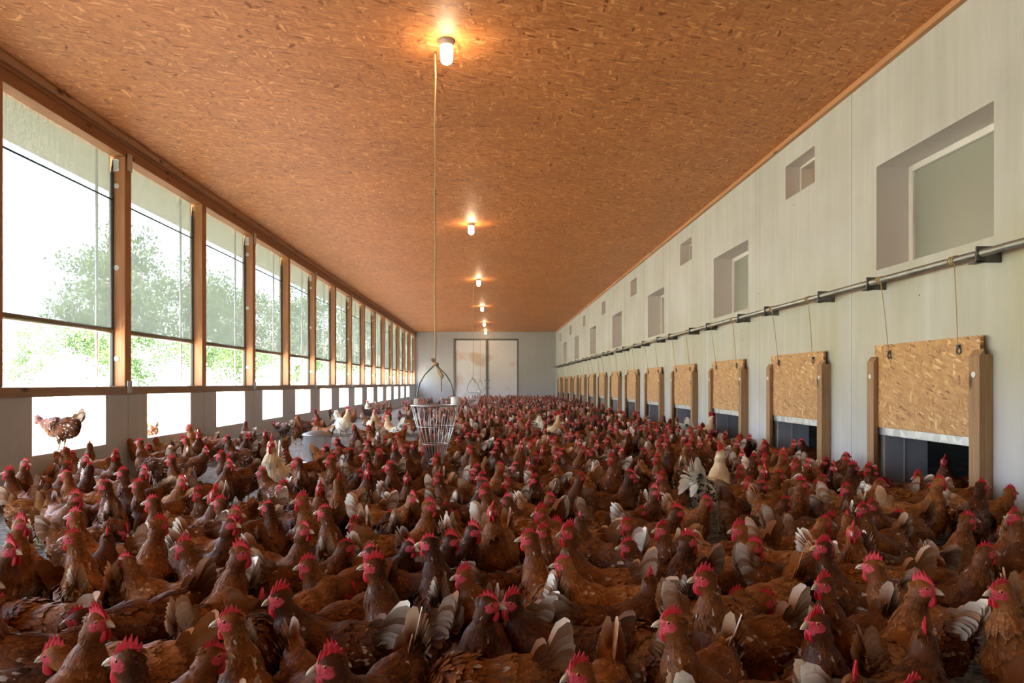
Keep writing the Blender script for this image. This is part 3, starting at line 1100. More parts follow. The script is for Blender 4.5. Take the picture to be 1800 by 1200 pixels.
def make_post(double):
    t = empty('timber_post')
    b = MB(); b.bbox(-.18, -.13, .97, 0, 0, 3.47, .006)
    b.build('post_body', M_POST, t)
    if double:
        b = MB(); b.bbox(-.125, -.136, 3.31, -.065, -.130, 3.43, .002)
        b.bbox(-.150, -.16, 3.43, -.065, -.130, 3.436, .002)
        for (xx, zz) in ((-.112, 3.41), (-.078, 3.41), (-.095, 3.335)):
            b.tube([(xx, -.1362, zz), (xx, -.139, zz)], .006, 8)
        b.build('angle_bracket', M_STEEL, t)
        for z in (3.15, 2.26, 1.27):
            b = MB(); b.tube([(-.093, -.1302, z), (-.093, -.136, z)], .028, 18); b.tube([(-.093, -.136, z), (-.093, -.142, z)], .011, 6)
            b.build('bolt_washer', M_WPLASTIC, t)
        for z0, z1 in ((3.33, 3.52), (.90, 1.03)):
            b = MB(); b.box(.0125, -.11, z0, .0145, -.01, z1)
            for q in range(7):
                zz = z0 + (q + .5) * (z1 - z0) / 7
                b.box(.0145, -.105, zz - .006, .0165, -.015, zz + .006)
            b.build('nail_plate', M_STEEL, t)
    return t
protoA, protoB = make_post(True), make_post(False)
usedA = usedB = False
posts = []
for k in range(-1, 15):
    dbl = (k % 2 == 0)
    src = protoA if dbl else protoB
    if (dbl and not usedA) or (not dbl and not usedB):
        t = src
        if dbl: usedA = True
        else: usedB = True
    else:
        t = copy_tree(src)
    t.location = (XL, BAY0 + BAY * k - (.02 if k == 14 else 0), 0)
    tag(t, 'larch window post, %s from the camera end, %s' % (ordn(k + 1), 'with steel bracket and white washers' if dbl else 'of plain timber'), 'post', 'larch posts of the window wall')
for k in range(B0, -1):
    t = copy_tree(protoA if k % 2 == 0 else protoB)
    t.location = (XL, BAY0 + BAY * k, 0)
    tag(t, 'larch window post outside the frame beside the camera', 'post', 'larch posts beside the camera')

def make_net(ylen):
    t = empty('weather_screen')
    b = MB()
    ny, nz = 14, 16
    V, F = [], []
    for j in range(nz + 1):
        for i in range(ny + 1):
            u, v = i / ny, j / nz
            V.append((.006 * math.sin(u * 9 + v * 2), u * ylen, 1.58 + v * (3.475 - 1.58)))
    for j in range(nz):
        for i in range(ny):
            F.append((j * (ny + 1) + i, j * (ny + 1) + i + 1, (j + 1) * (ny + 1) + i + 1, (j + 1) * (ny + 1) + i))
    b.add(V, F); b.build('net_fabric', M_NET, t, True)
    b = MB(); b.tube([(0, -.005, 1.575), (0, ylen + .005, 1.575)], .030, 14); b.build('roller_tube', M_TUBE, t, True)
    b = MB(); b.tube([(.012, 0, 2.995), (.012, ylen, 2.995)], .009, 8); b.build('seam_rod', M_SEAM, t, True)
    b = MB(); b.bbox(-.012, ylen + .002, .972, .02, ylen + .022, 3.30, .003)
    b.tube([(.004, ylen + .012, 3.29), (.004, ylen + .012, 3.34), (.004, ylen + .03, 3.38), (.004, ylen + .034, 3.43)], .010, 8)
    b.build('guide_rail', M_RAIL, t)
    return t
netp = None
for k in range(B0, 15):
    y0 = BAY0 + BAY * (k - 1) + .006
    ylen = BAY - .13 - .034
    t = netp or make_net(ylen)
    if netp: t = copy_tree(netp)
    netp = netp or t
    t.location = (XL - .14, y0, 0)
    if k >= 0:
        tag(t, 'grey-green net roller screen half lowered in the %s window bay from the camera end' % ordn(k), 'screen', 'net screens of the window wall')
    else:
        tag(t, 'grey-green net roller screen outside the frame beside the camera', 'screen', 'net screens beside the camera')
    b = MB(); b.tube([(0, 0, .97), (0, 0, 3.6)], .016, 8)
    if k >= 0:
        o = b.build('steel_upright', M_STEEL, None, True)
        o.location = (XL - .27, BAY0 + BAY * k - .20, 0)
        tag(o, 'slim galvanised upright outside the %s window bay from the camera end' % ordn(k), 'upright', 'galvanised uprights outside the nets')
for o in S.objects:
    if o.name.startswith('steel_upright'):
        pass

# ------------------------------------------------------------------ far doors
M_DGREY = plain('dark grey door frame', (.16, .165, .15), .5)
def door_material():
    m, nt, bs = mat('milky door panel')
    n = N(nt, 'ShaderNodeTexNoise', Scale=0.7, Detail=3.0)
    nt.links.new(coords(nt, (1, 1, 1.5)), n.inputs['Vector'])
    rp = ramp(nt, [(0.35, (.76, .75, .74)), (0.58, (.82, .82, .82)), (.70, (.66, .54, .42)), (.8, (.66, .52, .38))])  # brown blotches: the ceiling's reflection painted into the panel colour
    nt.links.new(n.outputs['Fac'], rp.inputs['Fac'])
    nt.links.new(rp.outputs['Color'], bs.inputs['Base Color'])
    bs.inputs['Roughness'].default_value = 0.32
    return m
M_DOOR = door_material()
b = MB(); fw = .09
b.bbox(dx0, YB - .03, 0, dx0 + fw, YB + .14, dz, .008); b.bbox(dx1 - fw, YB + .02, 0, dx1, YB + .14, dz, .008)
b.bbox(dx0 + fw, YB + .02, dz - fw, dx1 - fw, YB + .14, dz, .008)
structure(b.build('trim_3', M_DGREY))
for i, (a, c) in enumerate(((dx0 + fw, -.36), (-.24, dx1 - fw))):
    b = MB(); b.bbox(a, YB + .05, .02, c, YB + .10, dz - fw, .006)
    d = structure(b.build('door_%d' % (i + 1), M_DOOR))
    b = MB(); xx = c - .05 if i == 0 else a + .05
    b.tube([(xx, YB + .05, 1.0), (xx, YB, 1.0), (xx, YB, 1.18), (xx, YB + .05, 1.18)], .012, 8)
    structure(b.build('door_handle', M_STEEL, d))
b = MB(); b.bbox(-.36, YB + .0, 0, -.24, YB + .12, dz, .006)
for z in (.75, 1.15):
    b.bbox(-.46, YB - .03, z, -.14, YB, z + .035, .004)
o = structure(b.build('door_post', M_DGREY))
b = MB(); b.box(1.45, YB - .02, ZC - .22, 1.78, YB, ZC - .06); structure(b.build('trim_4', M_CONC_B))
# ------------------------------------------------------------------ pop hatches with sliding strand boards
def make_hatch():
    t = empty('pop_hatch')
    # board leans on the wall between two batten posts; local origin on the floor at the wall face, near edge
    b = MB(); b.box(-.052, .0, .64, -.030, 1.24, 1.318)
    o = b.build('hatch_board', M_OSB_H, t); uv_plane(o, 1, 2)
    for y in (.20, 1.02):
        h = MB()
        ring = [(-.060, y + .022 * math.cos(a), 1.225 + .022 * math.sin(a)) for a in np.linspace(0, 2 * math.pi, 15)]
        h.tube(ring, .005, 6, cap=False)
        h.tube([(-.052, y, 1.25), (-.070, y, 1.25)], .010, 8)
        h.tube([(-.064, y - .02, 1.262), (-.064, y + .02, 1.262)], .006, 6)
        h.build('eye_hook', M_STEEL_D, o, True)
    b = MB(); b.bbox(-.042, .03, .575, -.026, 1.21, .64, .003); b.build('metal_strip', M_STEEL, t)
    for y0, y1, side in ((-.045, .055, 0), (1.19, 1.29, 1)):
        b = MB()
        # spacer batten on the wall, wider batten over it that laps the board; slanted head
        ys0, ys1 = (y0, y0 + .04) if side == 0 else (y1 - .04, y1)
        b.bbox(-.057, ys0, 0, -.001, ys1, 1.19, .003)
        prof = [(-.090, 0), (-.058, 0), (-.058, 1.225), (-.090, 1.180)]
        V = [(x, y, z) for y in (y0, y1) for x, z in prof]
        b.add(V, [(0, 1, 2, 3), (7, 6, 5, 4), (0, 4, 5, 1), (1, 5, 6, 2), (2, 6, 7, 3), (3, 7, 4, 0)])
        p = b.build('frame_post', M_FRAMEW, t)
        w = MB(); yc = (y0 + y1) / 2
        w.tube([(-.0902, yc, 1.06), (-.096, yc, 1.06)], .019, 16); w.tube([(-.096, yc, 1.06), (-.099, yc, 1.06)], .007, 6)
        w.build('bolt_washer', M_WPLASTIC, p)
    for y, yt in ((.20, .11), (1.02, .98)):
        b = MB(); b.tube([(-.066, y, 1.262), (-.106, (y + yt) / 2, 1.55), (-.150, yt, 1.81)], .0035, 5)
        b.tube([(-.13 + .028 * math.cos(a), yt + .004 * a, 1.835 + .028 * math.sin(a)) for a in np.linspace(0, 18.8, 40)], .0045, 5)
        b.build('pull_cord', M_ROPE, t)
    return t
hp = None
for k in range(NH):
    t = make_hatch() if hp is None else copy_tree(hp)
    hp = hp or t
    t.location = (XR, HATCH0 + HATCHD * k, 0)
    tag(t, 'strand-board pop hatch half raised between batten posts, %s along the wall from the camera' % ordn(k), 'hatch', 'strand-board pop hatches along the concrete wall')
# sheet-steel linings inside the hatch openings
for k in range(6):
    y = HATCH0 + HATCHD * k + 1.20
    b = MB(); b.bbox(XR + .003, y - .010, .001, XR + .36, y - .001, .615, .002); b.bbox(XR + .16, y - .016, .001, XR + .175, y - .010, .615, .002)
    o = structure(b.build('trim_%d' % (k + 11), plain('grey sheet lining', (.34, .35, .40), .5) if k == 0 else bpy.data.materials['grey sheet lining']))

# ------------------------------------------------------------------ winding pipe on brackets
t = empty('winding_pipe', (XR, 0, 1.835))
b = MB(); b.tube([(-.13, 2.6, 0), (-.13, 35.1, 0)], .024, 14); b.build('pipe', M_PIPE, t, True)
for k in range(NH):
    for off in (-.115, 1.165):
        y = HATCH0 + HATCHD * k + off
        b = MB()
        b.bbox(-.165, y - .006, -.06, -.001, y + .006, .045, .002)
        b.bbox(-.165, y - .006, -.06, -.105, y + .075, -.048, .002)
        b.tube([(-.13, y - .012, 0), (-.13, y + .012, 0)], .034, 14)
        b.build('pipe_bracket', M_STEEL_D, t)
tag(t, 'long galvanised winding pipe on brackets running along the concrete wall above the hatches', 'pipe')

# ------------------------------------------------------------------ ceiling lamps
def lamp_glass():
    m, nt, bs = mat('lit opal glass')
    bs.inputs['Base Color'].default_value = (.9, .85, .78, 1)
    bs.inputs['Roughness'].default_value = .2
    bs.inputs['Emission Color'].default_value = (1.0, .70, .42, 1)
    bs.inputs['Emission Strength'].default_value = LAMP_STRENGTH
    return m
M_GLASS = lamp_glass()
M_COLLAR = plain('grey porcelain collar', (.34, .31, .28), .5)
lp = None
LAMPS = [5.34, 11.44, 17.5, 23.6, 29.7, 34.5]
for k, y in enumerate(LAMPS):
    if lp is None:
        t = empty('ceiling_lamp')
        b = MB(); b.lathe([(.050, -.045), (.056, -.040), (.056, -.012), (.064, -.006), (.064, -.0005)], n=28); b.build('lamp_collar', M_COLLAR, t, True)
        b = MB(); b.lathe([(.002, -.185), (.018, -.183), (.034, -.174), (.045, -.158), (.049, -.135), (.049, -.06), (.046, -.045)], n=28); b.build('glass_globe', M_GLASS, t, True)
        lp = t
    else:
        t = copy_tree(lp)
    t.location = (-.36, y, ZC)
    tag(t, 'lit opal jar lamp on the strand-board ceiling, %s from the camera' % ordn(k), 'lamp', 'jar lamps down the ceiling')

# ------------------------------------------------------------------ wire feeding baskets on ropes
def make_basket(z_rim, rot, apex):
    """origin under the hook on the floor"""
    t = empty('wire_basket')
    r0, r1, zb = .193, .055, z_rim - .47
    b = MB(); b.tube([(r0 * math.cos(a), r0 * math.sin(a), z_rim) for a in np.linspace(0, 2 * math.pi, 49)], .0065, 8, cap=False); b.build('basket_rim', M_STEEL, t, True)
    b = MB(); n = 22
    for i in range(n):
        a = 2 * math.pi * i / n
        b.tube([(r0 * math.cos(a), r0 * math.sin(a), z_rim), ((r0 * .74) * math.cos(a), (r0 * .74) * math.sin(a), z_rim - .20), (r1 * math.cos(a), r1 * math.sin(a), zb)], .0021, 5)
    for f in (.36, .66, 1.0):
        rr_ = r0 + (r1 - r0) * f if f > .42 else r0 * (1 - .26 * f / .425)
        zz = z_rim - .47 * f
        b.tube([(rr_ * math.cos(a), rr_ * math.sin(a), zz) for a in np.linspace(0, 2 * math.pi, 33)], .003, 5, cap=False)
    for i in range(4):
        a = math.pi * i / 4
        b.tube([(r1 * math.cos(a), r1 * math.sin(a), zb), (-r1 * math.cos(a), -r1 * math.sin(a), zb)], .003, 5)
    b.build('wire_mesh', M_STEEL, t, True)
    u = np.array((math.cos(rot), math.sin(rot), 0))
    hw = .17
    b = MB()
    half = [(1.0, 0), (.94, .12), (.80, .22), (.55, .30), (.22, .36), (0, apex)]
    half = [(w, h * apex / .40 if h != apex else apex) for w, h in half]
    pts = [tuple(u * hw * w + np.array((0, 0, z_rim + h))) for w, h in half] + [tuple(-u * hw * w + np.array((0, 0, z_rim + h))) for w, h in half[::-1][1:]]
    b.tube(pts, .006, 8); b.build('handle', M_STEEL_D, t, True)
    for s in (-1, 1):
        p = u * hw * s
        b = MB()
        if s < 0: b.bbox(p[0] - .018, p[1] - .012, z_rim - .005, p[0] + .018, p[1] + .012, z_rim + .055, .003)
        else: b.lathe([(.040, z_rim), (.042, z_rim + .01), (.042, z_rim + .062), (.036, z_rim + .07)], p[0] + .012, p[1], 16)
        b.build('handle_clip' if s < 0 else 'plastic_cup', M_WPLASTIC, t)
    za = z_rim + apex
    b = MB()
    zs = np.linspace(za, ZC - .02, 14)
    b.tube([(.004 * math.sin(i * 1.7), .003 * math.cos(i * 2.3), z) for i, z in enumerate(zs)], .0065, 7)
    rp_ = b.build('rope', M_ROPE, t, True)
    b = MB()
    for q in range(1):
        b.tube([(.018 * math.cos(a) + .003, .018 * math.sin(a), za - .006 + .012 * q + .004 * a / 6.3) for a in np.linspace(0, 18.9, 40)], .009, 6)
    b.build('rope_knot', M_ROPE, rp_, True)
    b = MB(); b.tube([(-.01, 0, za + .02), (-.035, -.005, za + .035), (-.025, .0, za + .05), (-.005, 0, za + .03)], .008, 6)
    b.build('rope_end', M_ROPE, rp_, True)
    b = MB()
    b.tube([(.008, 0, za + .01), (.035, -.004, za - .05), (.062, -.006, za - .095), (.055, 0, za - .115), (.03, .003, za - .07), (.012, 0, za)], .009, 6)
    b.build('rope_loop', M_ROPE, rp_, True)
    b = MB(); b.tube([(.012, 0, za - .02), (.048, 0, za - .09), (.050, 0, za - .22)], .006, 6)
    b.build('rope_end', M_ROPE, rp_, True)
    b = MB()
    zk = za + .545 * (ZC - za)
    b.tube([(-.010, 0, zk - .02), (.012, .006, zk), (-.012, -.004, zk + .012), (.006, 0, zk + .03)], .009, 6)
    b.build('rope_knot', M_ROPE, rp_, True)
    b = MB(); b.tube([(0, 0, ZC), (0, 0, ZC - .02), (.012, 0, ZC - .035), (.012, 0, ZC - .012)], .005, 6); b.build('ceiling_hook', M_STEEL_D, t, True)
    return t
for (x, y, zr, rot, apx, lab) in ((-.464, 5.51, .825, -.35, .33, 'galvanised wire feeding basket hanging nearest the camera on a knotted rope'),
                                 (-.52, 18.2, .757, .2, .36, 'second wire feeding basket, hanging far down the barn in front of the doors'),
                                 (-.55, 30.3, .75, .5, .40, 'farthest and smallest wire feeding basket, hanging just before the grey doors')):
    t = make_basket(zr, rot, apx)
    t.location = (x, y, 0)
    tag(t, lab, 'basket', 'wire baskets hanging on ropes')

# ------------------------------------------------------------------ galvanised drum feeder
t = empty('drum_feeder', (-2.16, 8.4, 0))
b = MB(); b.lathe([(.165, .03), (.166, .05), (.166, .36), (.170, .365), (.170, .372), (.160, .374)], n=40); b.build('drum', M_DRUM, t, True)
b = MB(); b.lathe([(.178, .366), (.180, .374), (.172, .384), (.10, .412), (.03, .428), (.004, .430)], n=40); b.build('lid', galvanised('dull lid zinc', (.32, .32, .31), (.42, .42, .41), .55, 3), t, True)
b = MB(); b.lathe([(.008, .425), (.008, .452), (.014, .458), (.012, .468), (.002, .470)], n=14); b.build('lid_knob', M_WPLASTIC, t, True)
b = MB(); b.lathe([(.20, 0.0), (.235, .008), (.24, .065), (.232, .065), (.225, .02), (.16, .03)], n=40); b.build('feed_tray', M_STEEL, t, True)
tag(t, 'galvanised drum feeder with a shallow lid standing on the litter behind the big cream cockerel', 'feeder')

# ------------------------------------------------------------------ perch rail along the plinth and the plank across the litter
t = empty('perch_rail', (-3.66, 0, 0))
b = MB(); b.tube([(0, 7.2, .20), (0, 9.6, .205), (.01, 12.6, .20)], .016, 8); b.build('rail', M_STEEL_D, t, True)
for y in (7.3, 8.8, 10.4, 12.4):
    b = MB(); b.tube([(-.05, y, 0), (0, y, .2)], .011, 6); b.tube([(.05, y, 0), (0, y, .2)], .011, 6); b.build('leg', M_STEEL_D, t, True)
tag(t, 'low dark perch rail running beside the concrete plinth under the window openings', 'perch')
b = MB(); b.bbox(-3.95, 12.75, 0, -1.05, 12.90, .075, .006)
o = b.build('plank', M_PLANK)
tag(o, 'dusty grey plank lying across the bare litter beyond the drum feeder', 'plank')

# ------------------------------------------------------------------ outside: meadow, trees, hill
def meadow_material():
    m, nt, bs = mat('sunlit meadow')
    n = N(nt, 'ShaderNodeTexNoise', Scale=0.6, Detail=6.0)
    nt.links.new(coords(nt), n.inputs['Vector'])
    rp = ramp(nt, [(0.3, (.30, .30, .17)), (0.55, (.42, .40, .27)), (0.75, (.55, .51, .40))])
    nt.links.new(n.outputs['Fac'], rp.inputs['Fac'])
    nt.links.new(rp.outputs['Color'], bs.inputs['Base Color'])
    bs.inputs['Roughness'].default_value = .95
    return m
M_MEADOW = meadow_material()
b = MB()
nx, ny = 26, 30
V, F = [], []
for j in range(ny + 1):
    for i in range(nx + 1):
        u = i / nx
        x = XL - .15 - 90 * u ** 1.8
        y = -40 + 150 * j / ny
        V.append((x, y, .12 + max(0, -x - 8) * .045 + (.12 * math.sin(x * .7 + y * .31) if i > 2 else 0)))
for j in range(ny):
    for i in range(nx):
        F.append((j * (nx + 1) + i, (j + 1) * (nx + 1) + i, (j + 1) * (nx + 1) + i + 1, j * (nx + 1) + i + 1)[::-1])
b.add(V, F)
structure(b.build('ground_meadow', M_MEADOW, None, True))
M_PAVE = plain('pale gravel strip', (.34, .31, .275), .95)
b = MB(); b.box(-6.4, YF, .10, XL - .15, YB, .16); structure(b.build('path_gravel', M_PAVE))

def leaf_material():
    m, nt, bs = mat('summer leaves')
    oi = nt.nodes.new('ShaderNodeObjectInfo')
    at = N(nt, 'ShaderNodeAttribute', attribute_name='mask')
    sp = nt.nodes.new('ShaderNodeSeparateColor')
    nt.links.new(at.outputs['Color'], sp.inputs[0])
    rp = ramp(nt, [(0.0, (.022, .050, .018)), (.5, (.055, .095, .034)), (1.0, (.11, .155, .06))])
    nt.links.new(math_node(nt, 'ADD', math_node(nt, 'MULTIPLY', sp.outputs[0], .7), math_node(nt, 'MULTIPLY', oi.outputs['Random'], .3)), rp.inputs['Fac'])
    nt.links.new(rp.outputs['Color'], bs.inputs['Base Color'])
    bs.inputs['Roughness'].default_value = .6
    tr = nt.nodes.new('ShaderNodeBsdfTranslucent')
    tr.inputs['Color'].default_value = (.16, .25, .07, 1)
    mx = nt.nodes.new('ShaderNodeMixShader')
    mx.inputs[0].default_value = .3
    nt.links.new(bs.outputs[0], mx.inputs[1]); nt.links.new(tr.outputs[0], mx.inputs[2])
    nt.links.new(mx.outputs[0], nt.nodes['Material Output'].inputs['Surface'])
    return m
M_LEAF = leaf_material()
M_BARK = wood_material('pale birch bark', (.62, .58, .50), (.34, .30, .25), 2, .5)
def make_tree(seed, h, spread, stems, low):
    r = np.random.default_rng(seed)
    t = empty('tree')
    b = MB()
    tops = []
    for s in range(stems):
        x, y = (r.uniform(-spread * .4, spread * .4), r.uniform(-.5, .5)) if stems > 1 else (0, 0)
        lx, ly = r.normal(0, .35), r.normal(0, .35)
        hh = h * r.uniform(.75, .95)
        b.tube([(x, y, -.4), (x + lx * .3, y + ly * .3, hh * .35), (x + lx, y + ly, hh * .7), (x + lx * 1.4, y + ly, hh)], [.11, .09, .055, .02], 7)
        for q in range(6):
            f = r.uniform(.35, .9)
            a = r.uniform(0, 6.28)
            L = spread * r.uniform(.3, .7)
            p = np.array((x + lx * f, y + ly * f, hh * f))
            b.tube([p, p + np.array((math.cos(a) * L * .5, math.sin(a) * L * .5, L * .3)), p + np.array((math.cos(a) * L, math.sin(a) * L, L * .5))], [.04, .025, .01], 5)
        tops.append((x + lx, y + ly, hh))
    b.build('trunk', M_BARK, t, True)
    b = MB()
    V, F, C = [], [], []
    ncl = 70
    cl = []
    for q in range(ncl):
        x, y, hh = tops[r.integers(len(tops))]
        f = r.uniform(low, 1.08)
        rad = spread * (.35 + .65 * math.sin(math.pi * min(max((f - low) / (1.1 - low), .05), 1)) ** .7) * math.sqrt(r.random())
        a = r.uniform(0, 6.28)
        cl.append((x + rad * math.cos(a), y + rad * math.sin(a), hh * f))
    for c in cl:
        n = 60
        pp = np.array(c) + r.normal(0, (.38, .38, .28), (n, 3))
        nn_ = nrm(r.normal(0, 1, (n, 3)) + np.array((0, 0, .6)))
        a1 = nrm(np.cross(nn_, r.normal(0, 1, (n, 3))))
        a2 = np.cross(nn_, a1)
        s = r.uniform(.07, .15, n)[:, None]
        base = len(V) * 0
        q4 = np.stack([pp - a1 * s, pp - a2 * s * .6, pp + a1 * s, pp + a2 * s * .6], 1).reshape(-1, 3)
        tone = r.random(n) * .8 + r.random() * .2
        b.add(q4, [(4 * i, 4 * i + 1, 4 * i + 2, 4 * i + 3) for i in range(n)], 0, np.repeat(np.stack([tone] * 4, 1), 4, 0))
    b.build('foliage', M_LEAF, t, False, True)
    return t
tp = [make_tree(1, 8.5, 2.6, 1, .25), make_tree(2, 9.5, 2.2, 4, .40), make_tree(3, 6.5, 2.8, 2, .12)]
spots = [(-24, 38.5, 1, .55), (-24.5, 36.5, 2, .5), (-22, 41, 2, 1.0), (-24, 45, 1, 1.1), (-21, 48, 0, 1.0), (-23, 53, 1, 1.1), (-20, 57, 2, 1.2), (-22, 62, 0, 1.15), (-18, 66, 1, 1.1),
         (-20, 72, 2, 1.4), (-16, 78, 0, 1.2), (-27, 49, 0, 1.2), (-31, 57, 1, 1.35), (-28, 68, 0, 1.3), (-14, 88, 1, 1.2), (-11, 84, 2, 1.2)]
first = [True] * 3
for i, (x, y, k, s) in enumerate(spots):
    t = tp[k] if first[k] else copy_tree(tp[k])
    first[k] = False
    t.location = (x, y, .12 + max(0, -x - 8) * .045)
    t.scale = (s, s, s)
    t.rotation_euler = (0, 0, i * 1.3)
    tag(t, ['leafy tree with a single trunk', 'slim birch with several pale stems', 'low bushy tree'][k] + ' on the meadow, %s along the window wall' % ordn(i), 'tree', 'trees beyond the window wall')
# ------------------------------------------------------------------ the flock
# where the photo shows a head: tile origin in photo pixels, then x y (in the tile, four times enlarged), way the head faces, pose
TILES = {
 'A': (0, 680, '''195 440 L t;75 605 L t;205 535 R t;440 615 L t;475 560 BR t;455 480 F m;580 355 L m;590 510 R t;650 410 B t;775 360 R t;845 385 L m;950 385 L t;1070 425 FL m;1095 375 L m;
 1235 285 L t;1305 375 L t;1385 310 L m;1415 345 F m;1730 250 B t;1595 360 L t;1770 350 R t;1640 475 L t;1600 545 R t;1490 500 L p;1200 515 L t;880 605 L t;1020 595 R t;810 480 F t;590 575 B t;
 605 760 R m;715 700 L t;965 690 L t;1285 670 R m;1390 750 FL m;1175 785 L t;1295 820 L t;1485 795 L t;1600 780 F t;1705 865 R t;1680 995 R t;1505 1155 R t;1400 1105 L m;1040 1030 BR t;895 1000 R b;
 520 910 L t;490 1080 L t;155 965 R t;110 1125 R t;840 680 R l;1745 510 L m'''),
 'B': (450, 680, '''65 330 F t;150 215 B m;125 255 L l;290 215 L t;415 170 L t;425 220 F t;470 245 F m;410 255 L m;515 170 L m;605 185 B m;790 285 L t;825 250 B t;890 270 L m;1050 285 R m;690 285 L t;
 575 385 L m;430 435 L t;525 455 L m;310 475 L m;225 530 L t;125 595 L m;315 545 L m;515 515 L t;700 460 BR t;745 485 L t;850 460 R t;785 395 L m;905 375 R m;975 415 F t;1080 440 L t;1145 440 L t;
 1180 430 L t;1245 515 L t;1425 370 L m;1490 345 L m;1540 330 R m;1540 440 L t;1495 430 F m;1650 455 L t;1705 390 L t;1770 385 L t;1745 560 R t;1540 580 L m;1615 620 L t;1440 650 FR m;1530 695 R t;
 1275 645 L t;1310 600 F m;1155 630 F t;1005 575 L t;790 595 F t;510 705 F t;195 700 L m;310 800 L t;85 845 L t;625 670 B t;735 610 R m;1030 745 L l;1325 845 R t;1715 735 L t;1700 840 F t;520 890 L t;
 610 1000 R t;880 960 FL m;985 1105 FR m;1070 1105 R m;1145 1150 L t;1385 1010 R m;1165 910 R l;640 450 R l;1010 170 B m;910 105 R m;1030 105 L m;915 160 F m;1090 95 L m'''),
 'C': (900, 680, '''240 270 R t;160 320 R m;45 355 L t;105 410 F t;140 400 L t;225 440 F m;385 345 F m;300 375 L m;180 485 R t;315 485 F t;385 455 F m;470 435 R t;580 365 L m;700 315 R m;815 315 F t;860 268 R m;945 305 R m;
 1010 315 F m;625 248 F m;690 270 F t;760 250 F t;1030 395 L t;1090 395 L t;1235 425 R t;920 455 R m;725 445 R m;575 465 L m;535 505 L t;1000 505 L t;915 515 R l;1215 355 F t;1240 300 L t;1330 395 F m;
 1380 305 F m;1440 293 F m;1570 293 F m;1580 395 F m;1495 345 L m;1545 370 R m;1665 475 F m;1640 275 R m;1500 245 L m;1750 310 L m;1790 470 R t;1300 555 R t;1195 625 L t;835 620 R t;725 625 R t;585 635 R t;
 395 570 L m;60 635 L t;160 605 L m;105 535 F m;1075 735 FR t;440 705 R l;215 820 R m;200 890 L m;225 1020 L t;125 1120 L t;420 1040 L t;590 945 B m;975 1010 L t;1165 880 R m;1310 810 R m;1250 1100 R t;
 1640 1120 R m;1565 1000 L m;1770 700 R m;920 880 R l;220 730 R l;450 255 R m;520 215 R m;300 195 L m;1390 360 L m'''),
 'D': (1350, 680, '''15 305 L t;110 300 L t;220 268 F t;315 275 L t;100 360 L m;205 395 F m;275 345 F m;130 465 F t;410 400 L m;500 410 L t;540 360 R m;630 365 L m;665 365 B m;790 375 L m;830 375 L t;1010 370 L t;
 1000 432 L l;800 415 F m;1155 450 L m;1210 390 F t;1310 405 F t;1390 410 F m;1240 465 L m;1480 490 R t;1440 575 F m;1655 605 L m;1735 505 R t;1050 540 R m;1320 570 L t;1270 635 L m;880 495 F m;820 505 L m;
 745 485 R m;690 525 L m;620 570 R t;465 565 F m;735 605 L m;745 685 R m;180 545 L t;270 540 F m;110 620 R m;290 630 R m;235 680 R t;345 700 R m;490 710 L t;880 690 R b;1130 655 R t;1130 740 R m;
 1510 695 R t;1680 735 R m;430 825 L t;1385 940 R t;1725 905 L t;25 470 R m;370 1070 L t;860 1050 FL t;940 945 R l;725 965 F l;1530 1170 R m;1690 985 L l;10 690 L m'''),
 'E': (0, 900, '''230 505 R t;1160 690 R t;970 960 L t;845 740 L l;30 640 R l'''),
 'F': (450, 900, '''95 690 L t;415 570 R b;965 410 L t;235 350 L m;1620 680 R t;860 980 R m;1330 985 L m;1110 870 L m;660 860 L l;1710 430 L m'''),
 'G': (900, 900, '''340 620 L t;1395 390 L t;270 470 R b;1570 580 L l;1690 1080 R l'''),
 'H': (1350, 900, '''340 460 L t;875 500 FR t;455 790 L t;1625 560 L t;1540 300 R t;450 1150 BR m;1715 1040 B m'''),
}
# tails shown of birds whose heads are hidden: x y, way the bird faces
TAILS = {
 'A': '60 745 R;215 800 R;1165 470 R;1280 470 L;1530 350 L;1220 220 R',
 'E': '920 510 L;1340 490 L;90 800 R;1600 770 L;1560 890 B;440 440 B;430 1120 R',
 'F': '1430 450 L;30 390 R;1300 660 L',
 'G': '600 910 B;770 760 L;290 890 L;780 580 L;110 650 R;1190 620 R;1560 340 L;1360 150 L',
 'H': '100 70 R;220 170 L;700 260 B;1090 330 L;30 310 R;1480 1010 L;230 1070 R;1140 680 B',
 'D': '60 920 R;1000 860 L;1060 1120 L;1310 700 L',
 'B': '690 600 B;215 770 L;640 810 R;830 830 L;890 790 B;1050 900 B;985 940 B;1180 940 B;1560 840 R;1230 670 R;940 570 L;1040 220 R',
 'C': '300 850 L;340 690 L;400 610 L;930 600 B;1010 640 B;1720 580 R;1600 900 R;1640 960 R;270 850 L;430 400 B;780 520 B;540 290 L;1270 260 B',
}
FACE = {'R': 0, 'L': 180, 'F': -90, 'B': 90, 'FR': -48, 'FL': -132, 'BR': 45, 'BL': 135}
SPEC = [('tall', 0, 40), ('tall', 48, 48), ('tall', -48, 30), ('tall', 85, 52), ('tall', -85, 38), ('tall', 0, 56),
        ('mid', 0, 42), ('mid', 45, 30), ('mid', -45, 50), ('mid', 0, 20),
        ('low', 0, 44), ('low', 35, 26), ('low', -35, 50), ('bent', 0, 46), ('bent', -40, 34), ('peck', 0, 50)]
protos = []
for i, (p, y, tl) in enumerate(SPEC):
    o = make_bird('hen', M_HEN, 1.0, pose=p, yaw=y, tail=tl, seed=i, fat=.96 + .06 * (i % 3) / 2, comb=.74 + .15 * ((i * 5) % 3))
    protos.append((o, p, y, Vector(o['head'])))
BY = {}
for i, q in enumerate(protos):
    BY.setdefault(q[1][0], []).append(i)
HZ = {'t': .43, 'm': .376, 'l': .296, 'b': .292, 'p': .09}
frnd = random.Random(21)
